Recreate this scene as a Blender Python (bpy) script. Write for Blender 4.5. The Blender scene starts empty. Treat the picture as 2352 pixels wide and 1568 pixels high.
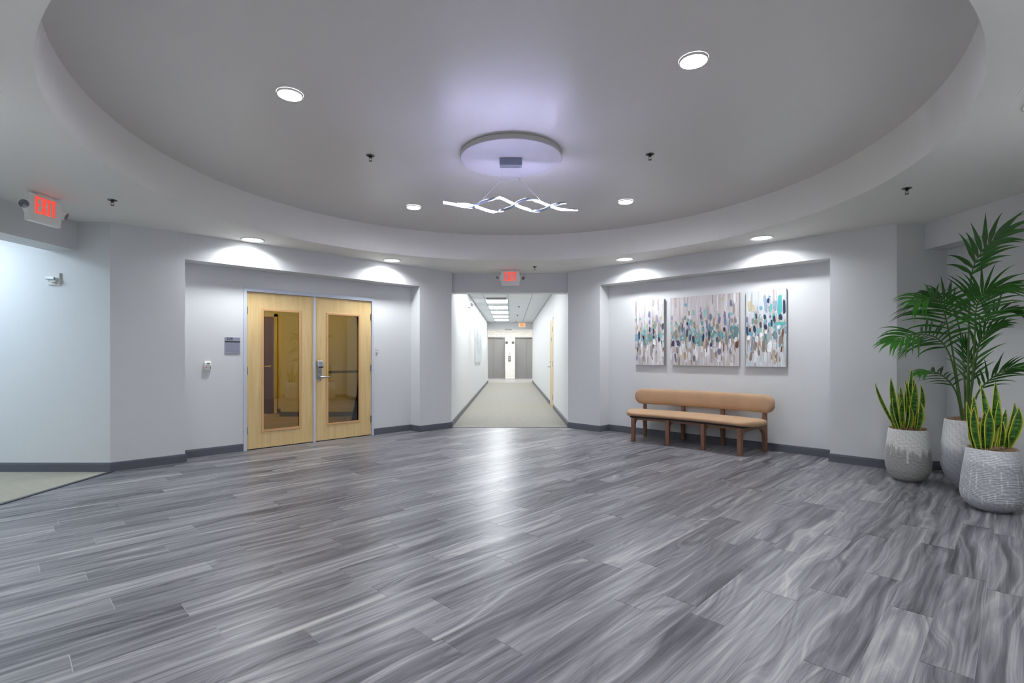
import bpy, bmesh, math, random
from mathutils import Vector, Matrix

# ------------------------------------------------------------------ camera, light, exposure
scene = bpy.context.scene
COL = scene.collection
F = 1165.0; CX = 1172.0; CY = 815.0; CH = 1.28      # focal length (px), corridor vanishing point, eye height
cam_data = bpy.data.cameras.new('camera')
cam = bpy.data.objects.new('camera', cam_data)
COL.objects.link(cam)
cam.location = (0, 0, CH)
cam.rotation_euler = (math.pi / 2, 0, 0)
cam_data.sensor_width = 36.0
cam_data.lens = 36.0 * F / 2352.0
cam_data.shift_x = (1176.0 - CX) / 2352.0
cam_data.shift_y = (CY - 784.0) / 2352.0
cam_data.clip_start = 0.05
scene.camera = cam

world = bpy.data.worlds.new('world')
scene.world = world
world.use_nodes = True
world.node_tree.nodes['Background'].inputs[0].default_value = (0.8, 0.85, 0.9, 1)
world.node_tree.nodes['Background'].inputs[1].default_value = 0.02

scene.view_settings.view_transform = 'Standard'
scene.view_settings.look = 'None'
scene.view_settings.gamma = 1.0
scene.view_settings.use_curve_mapping = False
scene.view_settings.exposure = 1.05
cy = scene.cycles
cy.use_light_tree = False
cy.max_bounces = 7; cy.diffuse_bounces = 5; cy.glossy_bounces = 3; cy.transmission_bounces = 3; cy.transparent_max_bounces = 6
cy.caustics_reflective = False; cy.caustics_refractive = False
cy.sample_clamp_indirect = 6.0

# lamp strengths (one place to tune)
P_SOFFIT = 8.0        # watts, each recessed light in the soffit
E_SOFFIT_LENS = 6.0
E_DOME = 90.0         # emission of dome downlight lenses
E_PENDANT = 55.0
E_PANEL = 8.8         # corridor troffers
E_WING = 7.3
E_LOBBY = 16.0
E_BACK_FILL = 9.0
E_SUITE = 21.0
E_EXIT = 0.42

R2 = math.sqrt(2.0)
ZS = 2.74             # soffit height
ZD = 3.12             # raised ceiling height
RC = 3.17             # radius of the raised ceiling
CC = (0.0, 4.63)      # its centre
rnd = random.Random(7)

# ------------------------------------------------------------------ materials
def lin(c):
    return tuple(((v / 255.0) / 12.92 if v / 255.0 <= 0.04045 else ((v / 255.0 + 0.055) / 1.055) ** 2.4) for v in c[:3])
def rgb(r, g, b):
    return lin((r, g, b)) + (1.0,)

def mat(name, col, rough=0.5, metal=0.0, spec=0.5, emit=None, estr=0.0, noise=None, bump=None, coat=0.0):
    m = bpy.data.materials.new(name); m.use_nodes = True
    nt = m.node_tree; b = nt.nodes['Principled BSDF']
    b.inputs['Base Color'].default_value = col
    b.inputs['Roughness'].default_value = rough
    b.inputs['Metallic'].default_value = metal
    b.inputs['Specular IOR Level'].default_value = spec
    if coat: b.inputs['Coat Weight'].default_value = coat
    if emit:
        b.inputs['Emission Color'].default_value = emit
        b.inputs['Emission Strength'].default_value = estr
    if noise or bump:
        tc = nt.nodes.new('ShaderNodeTexCoord'); mp = nt.nodes.new('ShaderNodeMapping')
        nt.links.new(tc.outputs['Object'], mp.inputs['Vector'])
    if noise:      # (scale xyz, amount)
        mp.inputs['Scale'].default_value = noise[0]
        n = nt.nodes.new('ShaderNodeTexNoise'); n.inputs['Scale'].default_value = 1.0; n.inputs['Detail'].default_value = 4
        nt.links.new(mp.outputs[0], n.inputs['Vector'])
        r = nt.nodes.new('ShaderNodeValToRGB')
        a = noise[1]
        r.color_ramp.elements[0].position = 0.3; r.color_ramp.elements[1].position = 0.7
        r.color_ramp.elements[0].color = tuple(max(0, c * (1 - a)) for c in col[:3]) + (1,)
        r.color_ramp.elements[1].color = tuple(min(1, c * (1 + a)) for c in col[:3]) + (1,)
        nt.links.new(n.outputs['Fac'], r.inputs['Fac']); nt.links.new(r.outputs[0], b.inputs['Base Color'])
    if bump:       # (scale, strength)
        n2 = nt.nodes.new('ShaderNodeTexNoise'); n2.inputs['Scale'].default_value = bump[0]; n2.inputs['Detail'].default_value = 3
        nt.links.new(tc.outputs['Object'], n2.inputs['Vector'])
        bp = nt.nodes.new('ShaderNodeBump'); bp.inputs['Strength'].default_value = bump[1]; bp.inputs['Distance'].default_value = 0.002
        nt.links.new(n2.outputs['Fac'], bp.inputs['Height']); nt.links.new(bp.outputs[0], b.inputs['Normal'])
    return m

def emat(name, col, s):
    return mat(name, (0.8, 0.8, 0.8, 1), 0.4, emit=col, estr=s)

M = {}
M['wall'] = mat('wall_paint', rgb(218, 219, 220), 0.55, noise=((60, 60, 1.5), 0.007), bump=(220, 0.12))
M['ceiling'] = mat('ceiling_paint', rgb(238, 236, 231), 0.6, bump=(120, 0.05))
M['dome'] = mat('dome_semi_gloss_paint', rgb(226, 223, 219), 0.36, spec=0.55, bump=(3.0, 0.25))
M['base'] = mat('baseboard_rubber', rgb(92, 94, 104), 0.45)
M['threshold'] = mat('threshold_strip', rgb(50, 56, 66), 0.4)
M['frame'] = mat('door_frame_paint', rgb(200, 207, 220), 0.35)
M['white_plastic'] = mat('white_plastic', rgb(225, 225, 220), 0.4)
M['sign_plastic'] = mat('sign_housing', rgb(240, 240, 236), 0.35)
M['chrome'] = mat('brushed_steel', rgb(190, 193, 200), 0.3, metal=1.0)
M['hinge'] = mat('hinge_steel', rgb(150, 148, 142), 0.35, metal=1.0)
M['black'] = mat('black_plastic', rgb(18, 18, 20), 0.45)
M['reflector'] = mat('lamp_reflector', rgb(150, 152, 160), 0.12, metal=1.0)
M['escutcheon'] = mat('sprinkler_escutcheon', rgb(120, 122, 126), 0.25, metal=1.0)
M['dark_metal'] = mat('dark_sprinkler_metal', rgb(30, 28, 27), 0.35, metal=0.6)
M['grille'] = mat('vent_grille', rgb(205, 207, 210), 0.45)
M['sign_grey'] = mat('sign_plate_grey', rgb(150, 152, 168), 0.45)
M['exit_red'] = mat('exit_letters', rgb(255, 70, 50), 0.4, emit=rgb(255, 72, 52), estr=E_EXIT)
M['exit_orange'] = mat('exit_letters_orange', rgb(255, 120, 70), 0.4, emit=rgb(255, 105, 60), estr=0.5)
M['exit_pale'] = mat('exit_panel_lit', rgb(235, 215, 170), 0.4, emit=rgb(235, 205, 160), estr=0.3)
M['lens'] = emat('downlight_lens', (0.93, 0.97, 1.0, 1), E_SOFFIT_LENS)
M['dome_lens'] = emat('dome_downlight_lens', (0.89, 0.92, 1.0, 1), E_DOME)
M['led'] = emat('pendant_led', (0.60, 0.585, 1.0, 1), E_PENDANT)
M['panel'] = emat('troffer_diffuser', (0.93, 0.97, 1.0, 1), E_PANEL)
M['wing_panel'] = emat('wing_troffer_diffuser', (0.70, 0.86, 1.0, 1), E_WING)
M['lobby_panel'] = emat('lobby_troffer_diffuser', (1.0, 0.98, 0.94, 1), E_LOBBY)
M['back_fill_panel'] = emat('rear_fill_diffuser', (1.0, 0.95, 0.88, 1), E_BACK_FILL)
M['suite_panel'] = emat('suite_lamp_diffuser', (1.0, 0.80, 0.36, 1), E_SUITE)
M['tile_ceiling'] = mat('ceiling_tile_fibre', rgb(214, 218, 220), 0.8, noise=((90, 90, 90), 0.03))
M['tee'] = mat('ceiling_grid_metal', rgb(165, 170, 176), 0.5)
M['steel_door'] = mat('elevator_steel', rgb(150, 150, 150), 0.38, metal=0.85, noise=((1.5, 1.5, 0.6), 0.06))
M['steel_frame'] = mat('elevator_frame_steel', rgb(140, 140, 142), 0.35, metal=0.9)
M['lobby_floor'] = mat('elevator_lobby_tile', rgb(150, 150, 150), 0.35)
M['bench_fabric'] = mat('caramel_suede', rgb(184, 152, 122), 0.85, spec=0.2, noise=((5, 5, 3), 0.06), bump=(500, 0.15))
M['bench_wood'] = mat('walnut_wood', rgb(128, 90, 68), 0.5, noise=((60, 60, 5), 0.22))
M['canvas_side'] = mat('canvas_edge', rgb(150, 150, 152), 0.8)
M['mulch'] = mat('wood_shavings', rgb(166, 138, 112), 0.9, noise=((30, 30, 30), 0.35))
M['soil'] = mat('soil', rgb(70, 54, 42), 0.95)
M['stem'] = mat('palm_stem', rgb(72, 104, 42), 0.5, noise=((20, 20, 4), 0.2))
M['husk'] = mat('palm_husk', rgb(120, 84, 58), 0.8, noise=((60, 60, 8), 0.3))
M['palm_leaf'] = mat('palm_leaflet', rgb(44, 98, 26), 0.38, spec=0.5, noise=((3, 3, 3), 0.35))
M['brown_door'] = mat('mahogany_door', rgb(92, 52, 44), 0.45, noise=((14, 14, 1.2), 0.2))
M['suite_wall'] = mat('suite_wall_paint', rgb(226, 212, 160), 0.6)
M['suite_carpet'] = mat('suite_carpet', rgb(150, 128, 84), 0.95, bump=(300, 0.5))
M['brass'] = mat('brass', rgb(200, 170, 100), 0.3, metal=1.0)
M['fixture_blue'] = mat('fixture_canopy', rgb(150, 158, 178), 0.35, metal=0.6)
M['cable'] = mat('steel_cable', rgb(205, 205, 215), 0.35, metal=0.5)
M['disc'] = mat('ceiling_disc_paint', rgb(205, 203, 205), 0.5)

def carpet(name, c, fx=(3, 90, 3)):
    m = mat(name, rgb(*c), 0.95, spec=0.1, noise=(fx, 0.14), bump=(420, 0.6))
    return m
M['carpet'] = carpet('corridor_carpet', (166, 163, 154), (9, 160, 9))
M['carpet_wing'] = carpet('wing_carpet', (168, 163, 150), (9, 160, 9))

def maple():
    m = bpy.data.materials.new('maple_veneer'); m.use_nodes = True
    nt = m.node_tree; b = nt.nodes['Principled BSDF']
    tc = nt.nodes.new('ShaderNodeTexCoord'); mp = nt.nodes.new('ShaderNodeMapping')
    mp.inputs['Scale'].default_value = (34, 34, 1.6)
    n = nt.nodes.new('ShaderNodeTexNoise'); n.inputs['Scale'].default_value = 1.0; n.inputs['Detail'].default_value = 6; n.inputs['Distortion'].default_value = 0.6
    r = nt.nodes.new('ShaderNodeValToRGB')
    r.color_ramp.elements[0].position = 0.25; r.color_ramp.elements[1].position = 0.75
    r.color_ramp.elements[0].color = rgb(212, 180, 122); r.color_ramp.elements[1].color = rgb(230, 203, 150)
    nt.links.new(tc.outputs['Object'], mp.inputs[0]); nt.links.new(mp.outputs[0], n.inputs['Vector'])
    nt.links.new(n.outputs['Fac'], r.inputs['Fac']); nt.links.new(r.outputs[0], b.inputs['Base Color'])
    b.inputs['Roughness'].default_value = 0.4
    return m
M['maple'] = maple()
M['maple_bead'] = mat('maple_bead', rgb(212, 168, 120), 0.4)

def glass():
    m = bpy.data.materials.new('door_glass'); m.use_nodes = True
    nt = m.node_tree
    for n in list(nt.nodes): nt.nodes.remove(n)
    out = nt.nodes.new('ShaderNodeOutputMaterial'); mix = nt.nodes.new('ShaderNodeMixShader')
    tr = nt.nodes.new('ShaderNodeBsdfTransparent'); gl = nt.nodes.new('ShaderNodeBsdfGlossy'); fr = nt.nodes.new('ShaderNodeFresnel')
    tr.inputs[0].default_value = (0.80, 0.78, 0.70, 1)
    gl.inputs['Roughness'].default_value = 0.0
    fr.inputs[0].default_value = 2.1
    nt.links.new(fr.outputs[0], mix.inputs[0]); nt.links.new(tr.outputs[0], mix.inputs[1]); nt.links.new(gl.outputs[0], mix.inputs[2])
    nt.links.new(mix.outputs[0], out.inputs[0])
    return m
M['glass'] = glass()

def plank_material():
    m = bpy.data.materials.new('grey_vinyl_plank'); m.use_nodes = True
    nt = m.node_tree; b = nt.nodes['Principled BSDF']; L = nt.links.new
    N = nt.nodes.new
    tc = N('ShaderNodeTexCoord'); oi = N('ShaderNodeObjectInfo')
    mul = N('ShaderNodeVectorMath'); mul.operation = 'SCALE'; mul.inputs[0].default_value = (37.3, 91.7, 13.1)
    L(oi.outputs['Random'], mul.inputs['Scale'])
    add = N('ShaderNodeVectorMath'); add.operation = 'ADD'
    L(tc.outputs['Object'], add.inputs[0]); L(mul.outputs[0], add.inputs[1])
    # figure: irregular bands following the level lines of a slow noise, with eyes where it peaks
    m1 = N('ShaderNodeMapping'); m1.inputs['Scale'].default_value = (1.15, 6.0, 1); L(add.outputs[0], m1.inputs[0])
    n1 = N('ShaderNodeTexNoise'); n1.inputs['Scale'].default_value = 1.0; n1.inputs['Detail'].default_value = 1.2; n1.inputs['Roughness'].default_value = 0.4
    L(m1.outputs[0], n1.inputs['Vector'])
    sep = N('ShaderNodeSeparateXYZ'); L(add.outputs[0], sep.inputs[0])
    k1 = N('ShaderNodeMath'); k1.operation = 'MULTIPLY'; k1.inputs[1].default_value = 26.0; L(sep.outputs['Y'], k1.inputs[0])
    k2 = N('ShaderNodeMath'); k2.operation = 'MULTIPLY_ADD'; k2.inputs[1].default_value = 10.0; L(n1.outputs['Fac'], k2.inputs[0]); L(k1.outputs[0], k2.inputs[2])
    nb = N('ShaderNodeTexNoise'); nb.noise_dimensions = '1D'; nb.inputs['Scale'].default_value = 0.55; nb.inputs['Detail'].default_value = 6; nb.inputs['Roughness'].default_value = 0.66
    L(k2.outputs[0], nb.inputs['W'])
    m2 = N('ShaderNodeMapping'); m2.inputs['Scale'].default_value = (1.4, 26, 1); L(add.outputs[0], m2.inputs[0])
    n2 = N('ShaderNodeTexNoise'); n2.inputs['Scale'].default_value = 1.0; n2.inputs['Detail'].default_value = 5
    L(m2.outputs[0], n2.inputs['Vector'])
    mixf = N('ShaderNodeMix'); mixf.data_type = 'FLOAT'; mixf.inputs['Factor'].default_value = 0.45
    L(nb.outputs['Fac'], mixf.inputs['A']); L(n2.outputs['Fac'], mixf.inputs['B'])
    m3 = N('ShaderNodeMapping'); m3.inputs['Scale'].default_value = (3.0, 150, 1); L(add.outputs[0], m3.inputs[0])
    n3 = N('ShaderNodeTexNoise'); n3.inputs['Scale'].default_value = 1.0; n3.inputs['Detail'].default_value = 3
    L(m3.outputs[0], n3.inputs['Vector'])
    mix3 = N('ShaderNodeMix'); mix3.data_type = 'FLOAT'; mix3.inputs['Factor'].default_value = 0.16
    L(mixf.outputs[0], mix3.inputs['A']); L(n3.outputs['Fac'], mix3.inputs['B'])
    mixf = mix3
    # per-board shift
    sh = N('ShaderNodeMath'); sh.operation = 'MULTIPLY_ADD'; sh.inputs[1].default_value = 0.10; sh.inputs[2].default_value = -0.05
    L(oi.outputs['Random'], sh.inputs[0])
    ad = N('ShaderNodeMath'); ad.operation = 'ADD'; L(mixf.outputs[0], ad.inputs[0]); L(sh.outputs[0], ad.inputs[1])
    r = N('ShaderNodeValToRGB'); cr = r.color_ramp
    cr.elements[0].position = 0.32; cr.elements[0].color = rgb(50, 49, 53)
    cr.elements[1].position = 0.68; cr.elements[1].color = rgb(184, 182, 178)
    e = cr.elements.new(0.42); e.color = rgb(88, 87, 92)
    e = cr.elements.new(0.51); e.color = rgb(122, 121, 125)
    e = cr.elements.new(0.58); e.color = rgb(148, 147, 149)
    L(ad.outputs[0], r.inputs['Fac']); L(r.outputs[0], b.inputs['Base Color'])
    b.inputs['Roughness'].default_value = 0.34
    b.inputs['Specular IOR Level'].default_value = 0.5
    bp = N('ShaderNodeBump'); bp.inputs['Strength'].default_value = 0.08; bp.inputs['Distance'].default_value = 0.001
    L(n2.outputs['Fac'], bp.inputs['Height']); L(bp.outputs[0], b.inputs['Normal'])
    return m
M['plank'] = plank_material()
M['joint'] = mat('plank_joint', rgb(175, 176, 180), 0.6)

def attr_mat(name, rough=0.5, spec=0.4, bump=None, attr='paint'):
    m = bpy.data.materials.new(name); m.use_nodes = True
    nt = m.node_tree; b = nt.nodes['Principled BSDF']
    a = nt.nodes.new('ShaderNodeVertexColor'); a.layer_name = attr
    nt.links.new(a.outputs['Color'], b.inputs['Base Color'])
    b.inputs['Roughness'].default_value = rough; b.inputs['Specular IOR Level'].default_value = spec
    if bump:
        tc = nt.nodes.new('ShaderNodeTexCoord')
        n2 = nt.nodes.new('ShaderNodeTexNoise'); n2.inputs['Scale'].default_value = bump[0]
        nt.links.new(tc.outputs['Object'], n2.inputs['Vector'])
        bp = nt.nodes.new('ShaderNodeBump'); bp.inputs['Strength'].default_value = bump[1]; bp.inputs['Distance'].default_value = 0.002
        nt.links.new(n2.outputs['Fac'], bp.inputs['Height']); nt.links.new(bp.outputs[0], b.inputs['Normal'])
    return m
M['paint'] = attr_mat('acrylic_paint', 0.5, 0.4, (90, 0.4))
M['glaze'] = attr_mat('ridged_ceramic', 0.45, 0.5, (160, 0.3))

def canvas_ground(name, c0, c1, c2):
    m = bpy.data.materials.new(name); m.use_nodes = True
    nt = m.node_tree; b = nt.nodes['Principled BSDF']
    tc = nt.nodes.new('ShaderNodeTexCoord'); mp = nt.nodes.new('ShaderNodeMapping')
    mp.inputs['Scale'].default_value = (26, 1, 2.2)
    n = nt.nodes.new('ShaderNodeTexNoise'); n.inputs['Scale'].default_value = 1.0; n.inputs['Detail'].default_value = 5; n.inputs['Distortion'].default_value = 0.4
    r = nt.nodes.new('ShaderNodeValToRGB')
    r.color_ramp.elements[0].position = 0.3; r.color_ramp.elements[1].position = 0.72
    r.color_ramp.elements[0].color = rgb(*c0); r.color_ramp.elements[1].color = rgb(*c2)
    e = r.color_ramp.elements.new(0.5); e.color = rgb(*c1)
    nt.links.new(tc.outputs['Object'], mp.inputs[0]); nt.links.new(mp.outputs[0], n.inputs['Vector'])
    nt.links.new(n.outputs['Fac'], r.inputs['Fac']); nt.links.new(r.outputs[0], b.inputs['Base Color'])
    b.inputs['Roughness'].default_value = 0.65
    return m
M['ground_mauve'] = canvas_ground('canvas_ground_mauve', (188, 178, 176), (204, 197, 198), (222, 217, 218))
M['ground_white'] = canvas_ground('canvas_ground_white', (196, 190, 188), (216, 213, 216), (232, 231, 233))
M['ground_blue'] = canvas_ground('canvas_ground_blue', (184, 192, 196), (206, 212, 216), (226, 230, 233))

def tile_wall():
    m = bpy.data.materials.new('white_stacked_tile'); m.use_nodes = True
    nt = m.node_tree; b = nt.nodes['Principled BSDF']
    tc = nt.nodes.new('ShaderNodeTexCoord'); mp = nt.nodes.new('ShaderNodeMapping')
    mp.inputs['Rotation'].default_value = (math.pi / 2, 0, 0)
    br = nt.nodes.new('ShaderNodeTexBrick')
    br.inputs['Color1'].default_value = rgb(235, 234, 230); br.inputs['Color2'].default_value = rgb(224, 223, 219)
    br.inputs['Mortar'].default_value = rgb(196, 196, 194)
    br.inputs['Scale'].default_value = 1.0; br.inputs['Mortar Size'].default_value = 0.006
    br.inputs['Brick Width'].default_value = 0.30; br.inputs['Row Height'].default_value = 0.10
    nt.links.new(tc.outputs['Object'], mp.inputs[0]); nt.links.new(mp.outputs[0], br.inputs['Vector'])
    nt.links.new(br.outputs['Color'], b.inputs['Base Color'])
    b.inputs['Roughness'].default_value = 0.35
    return m
M['tile'] = tile_wall()

def snake_leaf():
    m = bpy.data.materials.new('snake_plant_leaf'); m.use_nodes = True
    nt = m.node_tree; b = nt.nodes['Principled BSDF']; L = nt.links.new; N = nt.nodes.new
    a = N('ShaderNodeVertexColor'); a.layer_name = 'edge'
    sep = N('ShaderNodeSeparateColor'); L(a.outputs['Color'], sep.inputs[0])
    tc = N('ShaderNodeTexCoord'); mp = N('ShaderNodeMapping'); mp.inputs['Scale'].default_value = (14, 14, 62)
    L(tc.outputs['Object'], mp.inputs[0])
    n = N('ShaderNodeTexNoise'); n.inputs['Scale'].default_value = 1.0; n.inputs['Detail'].default_value = 3; n.inputs['Distortion'].default_value = 0.7
    L(mp.outputs[0], n.inputs['Vector'])
    r = N('ShaderNodeValToRGB')
    r.color_ramp.elements[0].position = 0.42; r.color_ramp.elements[0].color = rgb(20, 66, 24)
    r.color_ramp.elements[1].position = 0.58; r.color_ramp.elements[1].color = rgb(70, 128, 44)
    L(n.outputs['Fac'], r.inputs['Fac'])
    mx = N('ShaderNodeMix'); mx.data_type = 'RGBA'; mx.inputs['B'].default_value = rgb(206, 206, 70)
    L(sep.outputs[0], mx.inputs['Factor']); L(r.outputs[0], mx.inputs['A'])
    L(mx.outputs['Result'], b.inputs['Base Color'])
    b.inputs['Roughness'].default_value = 0.38
    return m
M['snake'] = snake_leaf()

# ------------------------------------------------------------------ mesh helpers
I4 = Matrix.Identity(4)
def box(bm, x0, x1, y0, y1, z0, z1, X=I4):
    v = [bm.verts.new(X @ Vector(p)) for p in ((x0, y0, z0), (x1, y0, z0), (x1, y1, z0), (x0, y1, z0), (x0, y0, z1), (x1, y0, z1), (x1, y1, z1), (x0, y1, z1))]
    for f in ((3, 2, 1, 0), (4, 5, 6, 7), (0, 1, 5, 4), (1, 2, 6, 5), (2, 3, 7, 6), (3, 0, 4, 7)):
        bm.faces.new([v[i] for i in f])
    return bm
def prism(bm, poly, lo, hi, axes='xyz', X=I4):
    """polygon (a,b) extruded from lo to hi; axes names: 'xyz' a->x b->y ext->z, 'xzy' a->x b->z ext->y, 'yzx' a->y b->z ext->x"""
    def P(a, b, c):
        d = {axes[0]: a, axes[1]: b, axes[2]: c}
        return X @ Vector((d['x'], d['y'], d['z']))
    A = [bm.verts.new(P(a, b, lo)) for a, b in poly]
    B = [bm.verts.new(P(a, b, hi)) for a, b in poly]
    n = len(poly)
    bm.faces.new(A[::-1]); bm.faces.new(B)
    for i in range(n):
        j = (i + 1) % n
        bm.faces.new((A[i], A[j], B[j], B[i]))
    return bm
def lathe(bm, prof, n=32, X=I4, cap=True):
    rings = []
    for r, z in prof:
        rings.append([bm.verts.new(X @ Vector((r * math.cos(2 * math.pi * i / n), r * math.sin(2 * math.pi * i / n), z))) for i in range(n)])
    for a, b in zip(rings, rings[1:]):
        for i in range(n):
            j = (i + 1) % n
            bm.faces.new((a[i], a[j], b[j], b[i]))
    if cap:
        if prof[0][0] > 1e-6: bm.faces.new(rings[0][::-1])
        if prof[-1][0] > 1e-6: bm.faces.new(rings[-1])
    return bm
def tube(bm, pts, rad, n=8, X=I4, flat=None):
    pts = [Vector(p) for p in pts]
    rings = []
    for i, p in enumerate(pts):
        t = (pts[min(i + 1, len(pts) - 1)] - pts[max(i - 1, 0)]).normalized()
        up = Vector((0, 0, 1)) if abs(t.z) < 0.9 else Vector((0, 1, 0))
        a = t.cross(up).normalized(); b = t.cross(a).normalized()
        r = rad[i] if isinstance(rad, (list, tuple)) else rad
        rings.append([bm.verts.new(X @ (p + (a * math.cos(2 * math.pi * k / n) + b * math.sin(2 * math.pi * k / n)) * r)) for k in range(n)])
    for r0, r1 in zip(rings, rings[1:]):
        for k in range(n):
            j = (k + 1) % n
            bm.faces.new((r0[k], r0[j], r1[j], r1[k]))
    bm.faces.new(rings[0][::-1]); bm.faces.new(rings[-1])
    return bm
def NB(): return bmesh.new()

def tag(o, label=None, cat=None, group=None, kind=None):
    if label: o['label'] = label
    if cat: o['category'] = cat
    if group: o['group'] = group
    if kind: o['kind'] = kind
    return o
def obj(name, bm, m, parent=None, smooth=False, bevel=0.0, recalc=True):
    if recalc: bmesh.ops.recalc_face_normals(bm, faces=bm.faces[:])
    me = bpy.data.meshes.new(name)
    bm.to_mesh(me); bm.free()
    if smooth:
        for p in me.polygons: p.use_smooth = True
        try: me.set_sharp_from_angle(angle=math.radians(38))
        except Exception: pass
    me.materials.append(m)
    o = bpy.data.objects.new(name, me)
    COL.objects.link(o)
    if parent: o.parent = parent
    if bevel:
        b = o.modifiers.new('bevel', 'BEVEL'); b.width = bevel; b.segments = 2; b.limit_method = 'ANGLE'
    return o
def thing(name, label, cat, loc=(0, 0, 0), rz=0.0, group=None):
    o = bpy.data.objects.new(name, None)
    COL.objects.link(o)
    o.empty_display_size = 0.1
    o.location = loc; o.rotation_euler = (0, 0, rz)
    return tag(o, label, cat, group)
def copy_tree(o, parent=None):
    c = o.copy(); COL.objects.link(c); c.parent = parent
    for ch in list(o.children): copy_tree(ch, c)
    return c
def struct(name, bm, m, parent=None, label=None):
    o = obj(name, bm, m, parent)
    if not parent: o['kind'] = 'structure'
    if label: o['label'] = label
    return o

# photo pixel -> room coordinates
def P3(px, py, y): return Vector(((px - CX) / F * y, y, CH + (CY - py) / F * y))
def sL(px, t):                                   # along the left diagonal wall at depth t
    q = (px - CX) / F; return t * (1 + q) / (1 - q)
def uR(px, t):                                   # along the right diagonal wall at depth t
    q = (px - CX) / F; return t * (q - 1) / (1 + q)
def zL(px, py, t): return CH + (CY - py) / F * ((sL(px, t) + t) / R2)
def zR(px, py, t): return CH + (CY - py) / F * ((t - uR(px, t)) / R2)
XL = Matrix.Rotation(math.radians(45), 4, 'Z')   # local (s, t, z) of the left wall
XR = Matrix.Rotation(math.radians(-45), 4, 'Z')  # local (u, t, z) of the right wall
def wl(s, t, z=0): return XL @ Vector((s, t, z))
def wr(u, t, z=0): return XR @ Vector((u, t, z))
RZL = math.radians(45); RZR = math.radians(-45)

TL = 9.96 / R2; TR = 9.95 / R2; ND = 0.255       # wall faces and niche depth
TLN = TL + ND; TRN = TR + ND
sA, sB, sC, sD = sL(253, TL), sL(425, TL), sL(964, TL), sL(1037, TL)
uA, uB, uC, uD = uR(2060, TR), uR(1906.5, TR), uR(1378, TR), uR(1305, TR)
ZNL, ZNR = 2.425, 2.447                          # niche heads
YF = 5.568                                       # far wall of the left wing
YFR = 5.649                                      # wall beside the plants
CXL, CXR = -1.045, 1.035                         # corridor side walls
YC0, YC1, YE = 8.955, 23.7, 27.6                 # corridor start / end, elevator wall
ZC = 2.79                                        # corridor ceiling

# ------------------------------------------------------------------ floor
PW, PL = 0.172, 1.22
def clip(poly, a, b, c):                         # keep a*x+b*y <= c
    out = []
    for i in range(len(poly)):
        p, q = poly[i], poly[(i + 1) % len(poly)]
        fp, fq = a * p[0] + b * p[1] - c, a * q[0] + b * q[1] - c
        if fp <= 0: out.append(p)
        if fp * fq < 0:
            k = fp / (fp - fq); out.append((p[0] + (q[0] - p[0]) * k, p[1] + (q[1] - p[1]) * k))
    return out
# half planes in (s,t): x=(s-t)/R2, y=(s+t)/R2
SB = -0.86 / R2
HP = [(-1 / R2, 1 / R2, 4.37), (1 / R2, -1 / R2, 4.86), (1 / R2, 1 / R2, YC0), (-1 / R2, -1 / R2, -0.13),
      (0, 1, TLN + 0.01), (1, 0, TRN + 0.01), (-1, 0, -SB + 0.3), (0, -1, -SB + 0.3)]
fp = [(-20, -20), (20, -20), (20, 20), (-20, 20)]
for h in HP: fp = clip(fp, *h)
fb = NB(); prism(fb, fp, -0.06, -0.0018, 'xyz', XL)
floor = struct('floor', fb, M['joint'], label='grey wood look plank floor laid diagonally across the lobby')
known = {0: .2, 1: .649, 2: 1.167, 3: .399, 4: .889, 5: 1.125, 6: .3415, 7: .768, 8: .154, 9: 1.006, 10: .448, 11: .92, 12: .655, 13: .265}
fullmesh = None
rear = NB(); n_plank = 0
G = 0.0016
for i in range(-30, 32):
    t1 = 2.872 + PW * i; t0 = t1 - PW
    s0 = known.get(i, rnd.uniform(0, PL))
    for k in range(-8, 9):
        a0, a1 = s0 + PL * k, s0 + PL * (k + 1)
        r = [(a0 + G, t0 + 0.0005), (a1 - G, t0 + 0.0005), (a1 - G, t1 - 0.0005), (a0 + G, t1 - 0.0005)]
        c = r
        for h in HP:
            c = clip(c, *h)
            if len(c) < 3: break
        if len(c) < 3: continue
        ar = abs(sum(c[j][0] * c[(j + 1) % len(c)][1] - c[(j + 1) % len(c)][0] * c[j][1] for j in range(len(c)))) / 2
        if ar < 0.002: continue
        ym = max((p[0] + p[1]) / R2 for p in c)
        vis = any((q := wl(*p)).y > 1.9 and abs((q.x) / q.y) < 1.06 for p in c)
        cx, cy = (a0 + a1) / 2, (t0 + t1) / 2
        if not vis:
            prism(rear, c, -0.012, 0.0, 'xyz', XL); continue
        full = len(c) == 4 and ar > (PL - 2 * G) * (PW - 0.001) * 0.999
        if full and fullmesh is not None:
            o = bpy.data.objects.new('floor_plank', fullmesh); COL.objects.link(o); o.parent = floor
        else:
            b = NB(); prism(b, [(p[0] - cx, p[1] - cy) for p in c], -0.012, 0.0)
            o = obj('floor_plank', b, M['plank'], floor)
            if full: fullmesh = o.data
        o.location = wl(cx, cy); o.rotation_euler = (0, 0, RZL)
        n_plank += 1
o = obj('rear_planks', rear, M['plank'], floor); o['kind'] = 'stuff'
print('planks', n_plank)

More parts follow.
